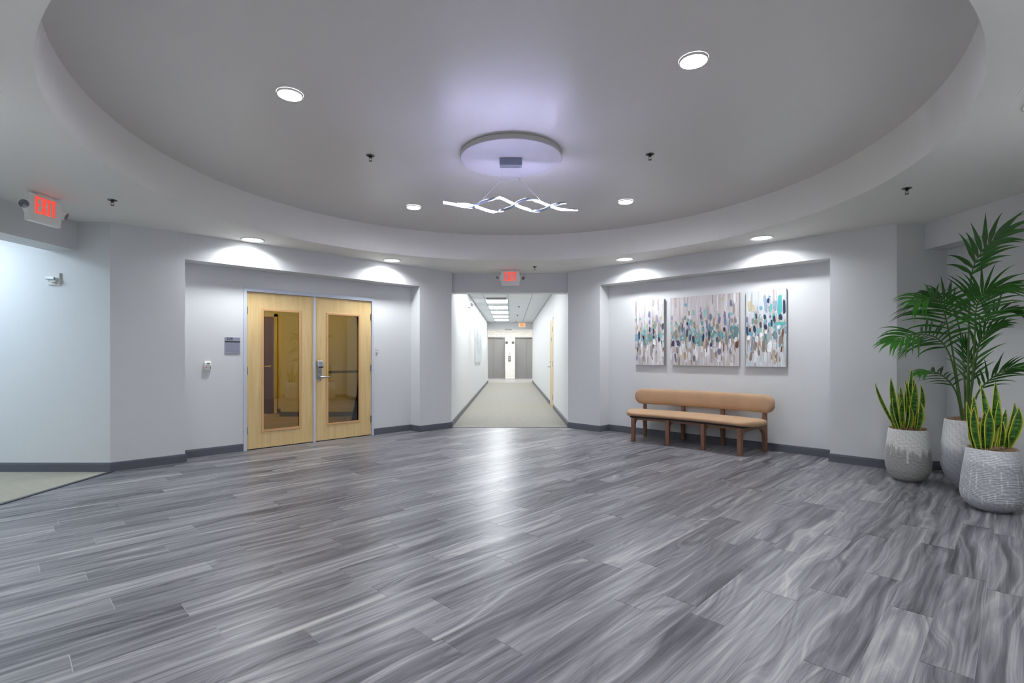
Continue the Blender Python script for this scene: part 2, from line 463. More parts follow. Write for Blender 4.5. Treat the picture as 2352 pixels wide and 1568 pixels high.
b = NB(); box(b, CXL, CXR, YC0, YC1 + 0.02, -0.05, 0.0)
struct('floor_corridor', b, M['carpet'], label='pale grey beige carpet running down the corridor')
b = NB(); box(b, -10.0, -4.37, 3.4, YF, -0.05, 0.0)
struct('floor_wing', b, M['carpet_wing'], label='beige carpet of the side wing beyond the dark edge strip')
b = NB(); box(b, -4.0, 4.0, YC1 + 0.02, YE, -0.05, 0.0)
struct('floor_elevator_lobby', b, M['lobby_floor'])
b = NB(); box(b, -1.1, 1.1, -3.2, 0.13, -0.05, 0.0)
struct('floor_rear', b, M['carpet'])
b = NB(); box(b, CXL, CXR, YC0 - 0.012, YC0 + 0.012, -0.01, 0.006)
struct('trim_1', b, M['threshold'])
b = NB(); box(b, -4.385, -4.345, 3.5, YF, -0.01, 0.007)
struct('trim_2', b, M['threshold'])
b = NB(); box(b, -1.05, 1.05, 0.115, 0.145, -0.01, 0.006)
struct('trim_3', b, M['threshold'])
b = NB(); box(b, CXL, CXR, YC1, YC1 + 0.04, -0.01, 0.006)
struct('trim_4', b, M['white_plastic'])

# ------------------------------------------------------------------ ceiling
def ring_vs_rect(cx, cy, R, x0, x1, y0, y1, n=144):
    angs = set(2 * math.pi * i / n for i in range(n))
    for X, Y in ((x0, y0), (x1, y0), (x1, y1), (x0, y1)): angs.add(math.atan2(Y - cy, X - cx) % (2 * math.pi))
    res = []
    for a in sorted(angs):
        dx, dy = math.cos(a), math.sin(a)
        ts = []
        if dx > 1e-9: ts.append((x1 - cx) / dx)
        if dx < -1e-9: ts.append((x0 - cx) / dx)
        if dy > 1e-9: ts.append((y1 - cy) / dy)
        if dy < -1e-9: ts.append((y0 - cy) / dy)
        t = min(ts); res.append(((cx + R * dx, cy + R * dy), (cx + t * dx, cy + t * dy)))
    return res
b = NB()
rr = ring_vs_rect(CC[0], CC[1], 3.36, -4.95, 4.95, -0.05, 9.30)
lo_i = [b.verts.new((p[0][0], p[0][1], ZS)) for p in rr]; lo_o = [b.verts.new((p[1][0], p[1][1], ZS)) for p in rr]
hi_i = [b.verts.new((p[0][0], p[0][1], ZD + 0.1)) for p in rr]; hi_o = [b.verts.new((p[1][0], p[1][1], ZD + 0.1)) for p in rr]
n = len(rr)
for i in range(n):
    j = (i + 1) % n
    b.faces.new((lo_i[i], lo_o[i], lo_o[j], lo_i[j])); b.faces.new((hi_i[i], hi_i[j], hi_o[j], hi_o[i]))
    b.faces.new((lo_i[i], lo_i[j], hi_i[j], hi_i[i])); b.faces.new((lo_o[i], hi_o[i], hi_o[j], lo_o[j]))
ceil = struct('ceiling', b, M['ceiling'], label='flat soffit around the raised round ceiling')
b = NB()
na = 160
prof = [(RC, ZS - 0.006), (3.355, ZS - 0.006), (3.36, ZS + 0.02), (3.36, ZD + 0.05), (RC, ZD + 0.05)]
rings = [[b.verts.new((CC[0] + r * math.cos(2 * math.pi * i / na), CC[1] + r * math.sin(2 * math.pi * i / na), z)) for i in range(na)] for r, z in prof]
for k in range(len(prof)):
    A, B = rings[k], rings[(k + 1) % len(prof)]
    for i in range(na):
        j = (i + 1) % na; b.faces.new((A[i], A[j], B[j], B[i]))
struct('ceiling_ring', b, M['ceiling'], label='curved vertical face of the round ceiling recess')
b = NB(); lathe(b, [(RC + 0.02, ZD), (RC + 0.02, ZD + 0.04)], 160, Matrix.Translation((CC[0], CC[1], 0)))
struct('ceiling_dome', b, M['dome'], label='raised round ceiling disc in semi gloss paint')

# ------------------------------------------------------------------ lobby walls
TD = 0.42                                        # overall wall depth
SD0, SD1 = sL(558.5, TLN), sL(858, TLN)          # door frame outside edges
ZF = 2.19
b = NB()
box(b, sA, sB, TL, TL + TD, 0, ZS + .1, XL); box(b, sC, sD, TL, TL + TD, 0, ZS + .1, XL)
box(b, sB, sC, TL, TL + TD, ZNL, ZS + .1, XL)
box(b, sB, SD0, TLN, TL + TD, 0, ZNL, XL); box(b, SD1, sC, TLN, TL + TD, 0, ZNL, XL); box(b, SD0, SD1, TLN, TL + TD, ZF, ZNL, XL)
struct('wall_left', b, M['wall'], label='white diagonal wall with the recessed niche around the double doors')
b = NB()
box(b, uA, uB, TR, TR + TD, 0, ZS + .1, XR) if uA < uB else None
lo, hi = sorted((uA, uB)); box(b, lo, hi, TR, TR + TD, 0, ZS + .1, XR) if not uA < uB else None
lo, hi = sorted((uC, uD)); box(b, lo, hi, TR, TR + TD, 0, ZS + .1, XR)
lo, hi = sorted((uB, uC)); box(b, lo, hi, TR, TR + TD, ZNR, ZS + .1, XR); box(b, lo, hi, TRN, TR + TD, 0, ZNR, XR)
struct('wall_right', b, M['wall'], label='white diagonal wall with the niche behind the bench')
# left wing
b = NB(); box(b, -10.0, -4.392, YF, YF + 0.3, 0, ZS + .1)
struct('wall_wing', b, M['wall'], label='bright white far wall of the side wing')
b = NB(); box(b, -5.07, -4.755, 3.3, YF, 2.425, ZS + .1)
struct('trim_5', b, M['wall'], label='dropped beam across the side wing opening')
b = NB(); box(b, -10.0, -4.392, 3.3, 3.51, 0, ZS + .1)
struct('wall_wing_near', b, M['wall'])
b = NB(); box(b, -10.2, -10.0, 3.3, YF + .3, 0, ZS + .1)
struct('wall_wing_end', b, M['wall'])
b = NB(); box(b, -10.0, -5.06, 3.3, YF + .1, ZS - 0.06, ZS + .1)
struct('ceiling_wing', b, M['ceiling'])
# right alcove
b = NB(); box(b, 4.306, 5.2, YFR, YFR + 0.3, 0, ZS + .1)
struct('wall_alcove_end', b, M['wall'], label='grey shaded wall return beside the potted plants')
b = NB(); box(b, 4.86, 5.2, 3.2, YFR, 0, ZS + .1)
struct('wall_alcove', b, M['wall'], label='wall behind the potted palm')
b = NB(); box(b, 4.615, 4.86, 3.2, YFR, 2.45, ZS + .1)
struct('trim_6', b, M['wall'], label='dropped beam over the plant alcove')
b = NB(); box(b, 4.35, 5.2, 3.2, 3.51, 0, ZS + .1)
struct('wall_alcove_near', b, M['wall'])
# rear diagonal walls and rear opening, behind the camera
for nm, sg in (('wall_rear_left', -1), ('wall_rear_right', 1)):
    b = NB()
    prism(b, [(sg * 4.39, 3.51), (sg * 1.03, 0.15), (sg * 1.03, -0.2), (sg * 1.4, -0.2), (sg * 4.75, 3.3), (sg * 4.75, 3.51)], 0, ZS + .1)
    struct(nm, b, M['wall'])
b = NB(); box(b, -1.2, -1.04, -3.2, -0.1, 0, ZS + .1); struct('wall_rear_passage_left', b, M['wall'])
b = NB(); box(b, 1.04, 1.2, -3.2, -0.1, 0, ZS + .1); struct('wall_rear_passage_right', b, M['wall'])
b = NB(); box(b, -1.2, 1.2, -3.4, -3.2, 0, ZS + .1); struct('wall_rear_end', b, M['wall'])
b = NB(); box(b, -1.2, 1.2, -3.2, -0.05, ZS, ZS + .1); struct('ceiling_rear', b, M['ceiling'])

# ------------------------------------------------------------------ corridor shell
DY0, DY1, DZ = 12.17, 13.13, 2.2                 # corridor side door
b = NB(); box(b, CXL - 0.2, CXL, sD and 8.93, YC1, 0, ZC + .1)
struct('wall_corridor_left', b, M['wall'], label='white corridor wall carrying three canvases')
b = NB(); box(b, CXR, CXR + 0.2, 8.93, DY0, 0, ZC + .1); box(b, CXR, CXR + .2, DY1, YC1, 0, ZC + .1); box(b, CXR, CXR + .2, DY0, DY1, DZ, ZC + .1)
struct('wall_corridor_right', b, M['wall'], label='white corridor wall with the narrow looking maple door')
b = NB(); box(b, CXL - .02, CXR + .02, 9.10, 9.36, 2.40, ZC + .1)
struct('trim_7', b, M['wall'], label='header beam over the corridor opening')
b = NB(); box(b, CXL - 0.3, CXR + 0.3, YC1 - 0.1, YC1 + 0.1, 2.475, ZC + .1)
struct('trim_8', b, M['wall'], label='header beam at the far end of the corridor')
# elevator lobby shell
EL = (-1.56, -0.285); ER = (0.262, 1.535); EZ = 2.25
for nm, x0, x1, z0, z1 in (('wall_elevator', EL[1], ER[0], 0, EZ), ('wall_elevator_left', -4, EL[0], 0, EZ), ('wall_elevator_right', ER[1], 4, 0, EZ), ('wall_elevator_top', -4, 4, EZ, 2.95)):
    b = NB(); box(b, x0, x1, YE, YE + .3, z0, z1)
    struct(nm, b, M['tile'], label='white tiled wall around the two elevators')
b = NB(); box(b, -4.2, -4, YC1, YE + .3, 0, 2.95); struct('wall_elevator_lobby_left', b, M['wall'])
b = NB(); box(b, 4, 4.2, YC1, YE + .3, 0, 2.95); struct('wall_elevator_lobby_right', b, M['wall'])
b = NB(); box(b, -4, CXL - .2, YC1 - .1, YC1 + .1, 0, 2.95); box(b, CXR + .2, 4, YC1 - .1, YC1 + .1, 0, 2.95); struct('wall_elevator_lobby_near', b, M['wall'])
b = NB(); box(b, -4, 4, YC1 + .1, YE, 2.85, 2.95); struct('ceiling_elevator_lobby', b, M['ceiling'])

# corridor ceiling: grid and lay-in tiles
b = NB(); box(b, CXL - .1, CXR + .1, 9.3, YC1, ZC + 0.03, ZC + 0.06)
cc = struct('ceiling_corridor', b, M['ceiling'], label='suspended tile ceiling of the corridor')
GX = [CXL, -0.684, -0.062, 0.56, CXR]
rows = [9.36 + 0.0]
y = 13.3 - 1.22 * 4
rows = [9.36, 10.0, 10.92, 11.55, 12.47, 13.3, 13.8, 14.72, 15.7, 16.62, 17.6, 18.52, 19.5, 20.42, 21.4, 22.32, YC1]
b = NB()
for x in GX[1:-1]: box(b, x - .012, x + .012, 9.36, YC1 - .1, ZC - .004, ZC + .02)
for x in (GX[0] + .012, GX[-1] - .012): box(b, x - .012, x + .012, 9.36, YC1 - .1, ZC - .012, ZC + .02)
obj('ceiling_grid', b, M['tee'], cc)
for yy in rows[1:-1]:
    b = NB(); box(b, CXL, CXR, yy - .008, yy + .008, ZC + .0005, ZC + .02); obj('cross_tee', b, M['tile_ceiling'], cc)
LROWS = [(10.0, 10.92), (11.55, 12.47), (13.8, 14.72), (15.7, 16.62), (17.6, 18.52), (19.5, 20.42), (21.4, 22.32)]
tile_cache = {}
for ci in range(4):
    for y0, y1 in zip(rows, rows[1:]):
        if ci == 1 and ((y0, y1) in LROWS or (y0, y1) == (13.3, 13.8)): continue
        y1e = min(y1, YC1 - .1)
        w, d = GX[ci + 1] - GX[ci] - .02, y1e - y0 - .012
        key = (round(w, 3), round(d, 3))
        if key not in tile_cache:
            bb = NB(); box(bb, -w / 2, w / 2, -d / 2, d / 2, 0, .012)
            o = obj('ceiling_tile', bb, M['tile_ceiling'], cc); tile_cache[key] = o.data
        else:
            o = bpy.data.objects.new('ceiling_tile', tile_cache[key]); COL.objects.link(o); o.parent = cc
        o.location = ((GX[ci] + GX[ci + 1]) / 2, (y0 + y1e) / 2, ZC + .002)

# ------------------------------------------------------------------ suite behind the double doors
b = NB(); prism(b, [(-9.5, 4.5 + 1.5), wl(sA + .2, TL + .4).to_2d()[:], wl(sD - .4, TL + .4).to_2d()[:], (-1.4, 11.2), (-9.5, 11.2)], -0.05, 0.0)
struct('floor_suite', b, M['suite_carpet'])
b = NB(); box(b, -9.5, -4.78, 11.15, 11.4, 0, 2.8); struct('wall_suite_far', b, M['suite_wall'])
b = NB(); box(b, -4.78, -1.3, 10.55, 11.4, 0, 2.8); struct('wall_suite_near', b, M['suite_wall'])
b = NB(); box(b, -9.6, -9.5, 5.9, 11.4, 0, 2.8); struct('wall_suite_end', b, M['suite_wall'])
b = NB(); prism(b, [(-9.5, 6.0), wl(sA + .2, TL + .4).to_2d()[:], wl(sD - .4, TL + .4).to_2d()[:], (-1.4, 11.2), (-9.5, 11.2)], 2.74, 2.84); struct('ceiling_suite', b, M['ceiling'])
b = NB(); box(b, -9.5, -5.87 - .3, 11.138, 11.15, 0, .10); box(b, -5.11, -4.792, 11.138, 11.15, 0, .1); box(b, -4.792, -4.78, 10.55, 11.15, 0, .1); box(b, -4.792, -1.3, 10.538, 10.55, 0, .1)
struct('baseboard_suite', b, M['base'])

# ------------------------------------------------------------------ baseboards
def baseboard(name, pts, m=None):
    """pts: room-side polyline of a wall, room on the right hand when walking along it"""
    m = m or M['base']
    b = NB()
    V = [Vector(p[:2]) for p in pts]
    nrm = []
    for p, q in zip(V, V[1:]):
        d = (q - p).normalized(); nrm.append(Vector((d.y, -d.x)))
    def off(i, w):
        if i == 0: return V[0] + nrm[0] * w
        if i == len(V) - 1: return V[-1] + nrm[-1] * w
        a, c = nrm[i - 1], nrm[i]
        k = (a + c) / (1 + a.dot(c)); return V[i] + k * w
    prof = [(0, 0), (0.014, 0), (0.014, 0.082), (0.009, 0.086), (0.012, 0.092), (0.007, 0.100), (0, 0.100)]
    R = [[b.verts.new((*off(i, w), z)) for w, z in prof] for i in range(len(V))]
    for A, B in zip(R, R[1:]):
        for k in range(len(prof)):
            j = (k + 1) % len(prof); b.faces.new((A[k], A[j], B[j], B[k]))
    b.faces.new(R[0][::-1]); b.faces.new(R[-1])
    return struct(name, b, m)
T2 = lambda v: (v.x, v.y)
baseboard('baseboard_left', [(-10, YF), (-4.392, YF), T2(wl(sB, TL)), T2(wl(sB, TLN)), T2(wl(SD0, TLN))])
baseboard('baseboard_left_return', [T2(wl(SD1, TLN)), T2(wl(sC, TLN)), T2(wl(sC, TL)), T2(wl(sD, TL)), (CXL, 9.0), (CXL, YC1)])
baseboard('baseboard_right', [(CXR, DY0 - .05), (CXR, 9.0), T2(wr(uD, TR)), T2(wr(uC, TR)), T2(wr(uC, TRN)), T2(wr(uB, TRN)), T2(wr(uB, TR)), T2(wr(uA, TR)), (4.86, YFR), (4.86, 3.51)])
baseboard('baseboard_corridor', [(CXR, YC1), (CXR, DY1 + .05)])

# ------------------------------------------------------------------ double doors
TDF = TLN + 0.012                                # leaf face
def door_leaf(name, px0, px1, g0, g1, pyt, pyb, label, hinge_left):
    s0, s1 = sL(px0, TDF), sL(px1, TDF)
    o = bpy.data.objects.new(name, None); COL.objects.link(o)
    o.location = wl(s0, TDF); o.rotation_euler = (0, 0, RZL)
    tag(o, label, None, None, 'structure')
    W = s1 - s0; H0, H1 = 0.012, 2.13
    a0, a1 = sL(g0, TDF) - s0, sL(g1, TDF) - s0
    z1, z0 = zL(g0, pyt, TDF), zL(g0, pyb, TDF)
    b = NB()
    box(b, 0, a0, 0, .045, H0, H1); box(b, a1, W, 0, .045, H0, H1); box(b, a0, a1, 0, .045, H0, z0); box(b, a0, a1, 0, .045, z1, H1)
    bmesh.ops.remove_doubles(b, verts=b.verts[:], dist=1e-5)
    obj('leaf', b, M['maple'], o)
    b = NB(); w = .022
    box(b, a0 - .008, a0 + w, -.009, .0, z0 - .008, z1 + .008); box(b, a1 - w, a1 + .008, -.009, .0, z0 - .008, z1 + .008)
    box(b, a0 + w, a1 - w, -.009, .0, z0 - .008, z0 + w); box(b, a0 + w, a1 - w, -.009, .0, z1 - w, z1 + .008)
    obj('glazing_bead', b, M['maple_bead'], o, bevel=.003)
    b = NB(); box(b, a0, a1, .018, .024, z0, z1)
    obj('glass_pane', b, M['glass'], o)
    for hz in (0.26, 1.07, 1.88):
        b = NB(); hx = -.006 if hinge_left else W + .006
        tube(b, [(hx, -.008, hz - .055), (hx, -.008, hz + .055)], .009, 10)
        for k in (-.02, .02): lathe(b, [(.0095, hz + k - .001), (.0105, hz + k), (.0095, hz + k + .001)], 10, Matrix.Translation((hx, -.008, 0)))
        box(b, hx - .02, hx + .02, -.003, 0, hz - .05, hz + .05)
        obj('hinge', b, M['hinge'], o, smooth=True)
    return o, W, s0
d1, W1, s01 = door_leaf('door_1', 566.5, 718.8, 601.5, 690.5, 709.5, 990.5, 'maple door leaf with tall glass, nearer the room sign', True)
d2, W2, s02 = door_leaf('door_2', 724.5, 852, 750.5, 826, 719.0, 975.0, 'maple door leaf with tall glass and keypad lock', False)
# keypad lever lock on the second leaf
def onleaf(px, py): return sL(px, TDF) - s02, zL(px, py, TDF)
kx0, kz1 = onleaf(727, 828); kx1, kz0 = onleaf(740, 845)
px0, pz1 = onleaf(728, 843); px1, pz0 = onleaf(738.5, 872)
b = NB(); box(b, px0, px1, -.012, 0, pz0, pz1); lock = obj('lock_plate', b, M['chrome'], d2, bevel=.003)
b = NB(); prism(b, [(0, kz0), (-.045, kz0 + .004), (-.045, kz0 + .03), (-.028, kz1), (0, kz1)], kx0, kx1, 'yzx'); obj('keypad', b, M['chrome'], lock, bevel=.004)
b = NB()
for r in range(4):
    for c in range(3):
        x = kx0 + (kx1 - kx0) * (.28 + .22 * c); z = kz0 + .045 + r * .014
        yb = -.045 + (z - kz0 - .03) * .17
        box(b, x - .005, x + .005, yb - .006, yb, z - .004, z + .004)
obj('keypad_buttons', b, M['sign_grey'], lock)
b = NB(); box(b, kx0 + .012, kx1 - .006, -.047, -.04, kz0 + .006, kz0 + .026); obj('card_slot', b, M['black'], lock)
lz = zL(733, 865, TDF); lx = (px0 + px1) / 2
b = NB(); tube(b, [(lx, -.012, lz), (lx, -.03, lz)], .026, 20); tube(b, [(lx, -.03, lz), (lx, -.06, lz)], .012, 12)
tube(b, [(lx - .01, -.058, lz), (lx + .03, -.06, lz), (lx + .10, -.056, lz - .003), (lx + .135, -.05, lz - .003)], [.011, .011, .009, .009], 10)
obj('lever', b, M['chrome'], lock, smooth=True)
b = NB(); tube(b, [(lx, -.013, (pz0 + pz1) / 2 + .02), (lx, -.016, (pz0 + pz1) / 2 + .02)], .014, 16); obj('key_cylinder', b, M['hinge'], lock)
b = NB()
g0, g1 = sL(750.5, TDF) - s02, sL(826, TDF) - s02
bz = zL(752, 854, TDF)
box(b, .06, W2 - .05, .075, .11, bz - .028, bz + .014); box(b, .06, .16, .045, .11, bz - .045, bz + .03); box(b, W2 - .15, W2 - .05, .045, .11, bz - .03, bz + .02)
obj('push_bar', b, M['brass'], d2, bevel=.004)
# frame
fo = bpy.data.objects.new('trim_door_frame', None); COL.objects.link(fo); fo.location = wl(SD0, TLN); fo.rotation_euler = (0, 0, RZL)
tag(fo, 'painted steel frame around the double maple doors', None, None, 'structure')
FW = SD1 - SD0
b = NB()
j0 = sL(566.5, TDF) - SD0 - .004; j1 = sL(852, TDF) - SD0 + .004
box(b, 0, j0, -.014, .12, 0, ZF); box(b, j1, FW, -.014, .12, 0, ZF)
obj('jambs', b, M['frame'], fo, bevel=.003)
b = NB(); box(b, 0, FW, -.0145, .12, 2.134, ZF + .001); obj('head', b, M['frame'], fo, bevel=.003)
m0, m1 = sL(718.8, TDF) - SD0 + .002, sL(724.5, TDF) - SD0 - .002
b = NB(); box(b, m0, m1, -.006, .12, 0, 2.134); obj('mullion', b, M['frame'], fo, bevel=.002)
b = NB(); box(b, j0, j1, .012, .06, -.001, .009); obj('sill', b, M['black'], fo)

# brown door inside the suite
do = bpy.data.objects.new('door_3', None); COL.objects.link(do); do.location = (-6.10, 11.15, 0)
tag(do, 'dark reddish brown door seen through the glass of the maple door', None, None, 'structure')
b = NB(); box(b, 0, .92, -.02, -.003, .01, 2.12); obj('leaf', b, M['brown_door'], do)
b = NB(); box(b, -.06, 0, -.03, 0, 0, 2.18); box(b, .92, .985, -.03, 0, 0, 2.18); box(b, -.06, .985, -.03, 0, 2.12, 2.18); obj('door_frame', b, M['suite_wall'], do)
b = NB(); tube(b, [(.85, -.02, 1.03), (.85, -.04, 1.03)], .03, 16); tube(b, [(.85, -.04, 1.03), (.85, -.07, 1.03), (.72, -.07, 1.03)], .011, 10); obj('lever', b, M['brass'], do, smooth=True)

# corridor door
do = bpy.data.objects.new('door_4', None); COL.objects.link(do); do.location = (CXR, DY0, 0)
tag(do, 'maple door in the corridor side wall', None, None, 'structure')
b = NB(); box(b, -.006, .045, .045, DY1 - DY0 - .045, .01, DZ - .045); obj('leaf', b, M['maple'], do)
b = NB(); box(b, -.008, .1, 0, .043, 0, DZ); box(b, -.008, .1, DY1 - DY0 - .043, DY1 - DY0, 0, DZ); box(b, -.008, .1, 0, DY1 - DY0, DZ - .043, DZ); obj('door_frame', b, M['frame'], do)
for hz in (.25, 1.06, 1.9):
    b = NB(); box(b, -.016, -.004, .04, .085, hz - .06, hz + .06); obj('hinge', b, M['hinge'], do)
b = NB(); ly = DY1 - DY0 - .11
tube(b, [(-.004, ly, .98), (-.02, ly, .98)], .028, 14); tube(b, [(-.02, ly, .98), (-.07, ly, .98), (-.073, ly - .1, .98)], .011, 10); tube(b, [(-.004, ly, 1.1), (-.02, ly, 1.1)], .022, 12)
obj('lever', b, M['chrome'], do, smooth=True)
b = NB(); box(b, -.014, -.006, .42, .48, 1.62, 1.72); obj('door_plate', b, M['sign_grey'], do)

# ------------------------------------------------------------------ elevators
def elevator(x0, x1, split, label):
    t = thing('elevator_door', label, 'elevator door', ((x0 + x1) / 2, YE, 0))
    c = (x0 + x1) / 2; a, d = x0 - c, x1 - c
    b = NB(); w = .055
    box(b, a, a + w, -.03, .16, 0, EZ); obj('jamb', b, M['steel_frame'], t)
    b = NB(); box(b, d - w, d, -.03, .16, 0, EZ); obj('jamb', b, M['steel_frame'], t)
    b = NB(); box(b, a + w, d - w, -.03, .16, EZ - .06, EZ); obj('header', b, M['steel_frame'], t)
    m = split - c
    b = NB(); box(b, a + w, m - .002, .09, .13, .01, EZ - .06); obj('panel', b, M['steel_door'], t)
    b = NB(); box(b, m + .002, d - w, .105, .145, .01, EZ - .06); obj('panel', b, M['steel_door'], t)
    b = NB(); box(b, a + w, d - w, -.02, .2, 0, .008); obj('sill', b, M['chrome'], t)
    return t
elevator(EL[0], EL[1], -0.93, 'steel elevator door nearer the corridor wall with canvases')
elevator(ER[0], ER[1], 0.88, 'steel elevator door on the side of the maple corridor door')
def lantern(px, label):
    p = P3(px, 786.5, YE)
    t = thing('elevator_lantern', label, 'elevator lantern', (p.x, YE, p.z), group='hall lanterns between the elevators')
    b = NB(); box(b, -.07, .07, -.015, 0, -.065, .065); obj('plate', b, M['steel_frame'], t, bevel=.004)
    b = NB(); box(b, -.035, .035, -.02, -.015, .008, .05); box(b, -.035, .035, -.02, -.015, -.05, -.008); obj('arrow_window', b, M['black'], t)
lantern(1163.8, 'square metal hall lantern beside the elevator nearer the canvases')
lantern(1178.2, 'square metal hall lantern beside the elevator nearer the maple corridor door')
p = P3(1170.2, 823.5, YE)
t = thing('call_station', 'tall metal elevator call button plate on the tiled pier', 'call panel', (p.x, YE, p.z))
b = NB(); box(b, -.07, .07, -.015, 0, -.155, .155); obj('plate', b, M['steel_frame'], t, bevel=.004)
for z in (.045, -.045):
    b = NB(); tube(b, [(0, -.015, z), (0, -.026, z)], .025, 16); obj('button', b, M['white_plastic'], t)
p = P3(1170, 813.0, YE)
t = thing('fire_notice', 'small white notice above the elevator call buttons', 'sign', (p.x, YE, p.z))
b = NB(); box(b, -.065, .065, -.008, 0, -.08, .08); obj('plate', b, M['white_plastic'], t)
b = NB(); box(b, -.055, .055, -.0095, -.008, .045, .07); prism(b, [(-.035, -.03), (.035, -.03), (0, .03)], -.0095, -.008, 'xzy'); obj('printed_marks', b, mat('notice_print', rgb(150, 110, 140), .6), t)
p = P3(1168, 757, YE - .5)
t = thing('ceiling_sign', 'small dark plate hanging under the elevator lobby ceiling', 'sign', (p.x, YE - .5, p.z))
b = NB(); box(b, -.18, .18, -.02, .02, -.02, .022); obj('plate', b, M['base'], t)
for hx in (-.115, .115):
    b = NB(); box(b, hx - .005, hx + .005, -.005, .005, .02, 2.85 - p.z); obj('hanger', b, M['chrome'], t)

# ------------------------------------------------------------------ lamps
def downlight(name, x, y, z, r_lens, r_trim, lens_mat, label, group, watts=0, spread=150):
    t = thing(name, label, 'ceiling light', (x, y, z), group=group)
    b = NB(); lathe(b, [(r_lens, 0.0), (r_lens + .004, -.006), (r_trim - .008, -.014), (r_trim, -.008), (r_trim, 0.0)], 40, cap=False)
    obj('trim_ring', b, M['white_plastic'], t, smooth=True)
    b = NB(); lathe(b, [(0.0001, -.005), (r_lens + .003, -.005), (r_lens + .003, -.001), (0.0001, -.001)], 40, cap=False)
    obj('lens', b, lens_mat, t)
    if watts:
        ld = bpy.data.lights.new('lamp', 'AREA'); ld.shape = 'DISK'; ld.size = r_lens * 1.7; ld.energy = watts
        ld.color = (0.93, 0.97, 1.0); ld.spread = math.radians(spread)
        lo_ = bpy.data.objects.new('lamp', ld); COL.objects.link(lo_); lo_.parent = t; lo_.location = (0, 0, -.018)
    return t
G1 = 'recessed lights in the soffit along the walls'
for px, py, lb in ((580, 549.5, 'recessed soffit light over the door leaf near the room sign'), (900, 597, 'recessed soffit light over the door niche, near the corridor'),
                   (1435, 594.5, 'recessed soffit light over the art niche, near the corridor'), (1749, 545.5, 'recessed soffit light over the widest wall beside the plants')):
    y = F * (ZS - CH) / (CY - py); x = (px - CX) / F * y
    downlight('soffit_light', x, y, ZS - .0005, .105, .14, M['lens'], lb, G1, P_SOFFIT)
for x, y, lb in ((-3.25, 2.86, 'added soffit light unseen behind the viewer, beside the side wing'), (-1.82, 1.45, 'added soffit light unseen behind the viewer, wing side of the passage'),
                 (1.74, 1.5, 'added soffit light unseen behind the viewer, plant side of the passage'), (3.12, 2.9, 'added soffit light unseen behind the viewer, beside the plant alcove')):
    downlight('soffit_light', x, y, ZS - .0005, .105, .14, M['lens'], lb, G1, P_SOFFIT)  # unseen, mirrored from the front lights by symmetry, added to light the room
G2 = 'round lights in the raised ceiling'
for px, py, lb in ((666, 215, 'glowing round light in the raised ceiling above the door side'), (1593, 137, 'largest glowing round light in the raised ceiling'),
                   (950, 474.5, 'glowing round light beside the wave pendant, door side'), (1437, 462, 'glowing round light beside the wave pendant, bench side')):
    y = F * (ZD - CH) / (CY - py); x = (px - CX) / F * y
    downlight('dome_light', x, y, ZD - .0005, .076, .088, M['dome_lens'], lb, G2)

# corridor troffers
for i, (y0, y1) in enumerate(LROWS):
    nth = ['first behind the entrance header', 'second behind the entrance header', 'just past the air vent', 'second past the air vent', 'third past the air vent', 'fourth past the air vent', 'last before the far header'][i]
    t = thing('ceiling_panel_light', 'flat corridor light panel, ' + nth, 'ceiling light', ((GX[1] + GX[2]) / 2, (y0 + y1) / 2, ZC), group='light panels in the corridor ceiling')
    w, d = .295, (y1 - y0) / 2 - .012
    b = NB(); box(b, -w, w, -d, d, -.004, .0); obj('diffuser', b, M['panel'], t)
    b = NB(); box(b, -w - .006, w + .006, -d - .006, d + .006, 0, .02); obj('housing', b, M['white_plastic'], t)
t = thing('ceiling_vent', 'grey slotted air vent in the corridor ceiling before the first light', 'air vent', ((GX[1] + GX[2]) / 2, 13.55, ZC))
b = NB(); box(b, -.295, .295, -.235, .235, -.004, .01); obj('plate', b, M['white_plastic'], t)
for k in range(6):
    b = NB(); y = -.19 + k * .076; prism(b, [(y - .02, -.018), (y - .012, -.018), (y + .02, -.004), (y + .012, -.004)], -.27, .27, 'yzx'); obj('slat', b, M['grille'], t)
def troffer(x, y, z, w, d, m, label):
    t = thing('ceiling_panel_light', label, 'ceiling light', (x, y, z))
    b = NB(); box(b, -w / 2, w / 2, -d / 2, d / 2, -.012, -.004); obj('diffuser', b, m, t)
    b = NB(); box(b, -w / 2 - .02, w / 2 + .02, -d / 2 - .02, d / 2 + .02, -.004, 0); obj('housing', b, M['white_plastic'], t)
    return t
troffer(-5.95, 4.6, ZS - .06, .6, 1.2, M['wing_panel'], 'ceiling light panel of the side wing just behind the beam')
troffer(-8.3, 4.6, ZS - .06, .6, 1.2, M['wing_panel'], 'ceiling light panel deeper in the side wing')
troffer(-2.4, 25.8, 2.85, 1.2, .6, M['lobby_panel'], 'ceiling light panel of the elevator lobby, canvas side')
troffer(0.0, 25.8, 2.85, 1.2, .6, M['lobby_panel'], 'ceiling light panel of the elevator lobby, middle')
troffer(2.4, 25.8, 2.85, 1.2, .6, M['lobby_panel'], 'ceiling light panel of the elevator lobby, far side')
troffer(0, -1.6, ZS, .6, 1.2, M['back_fill_panel'], 'added fill light panel in the unseen passage behind the viewer')  # unseen panel added as soft frontal fill for the lobby
troffer(-6.0, 9.6, ZS, .6, .6, M['suite_panel'], 'warm ceiling light inside the suite, before the brown door')
troffer(-3.5, 9.5, ZS, .3, .3, M['suite_panel'], 'small warm fill light added inside the suite, behind the keypad door')  # added out of view to lift the black area behind the keypad door

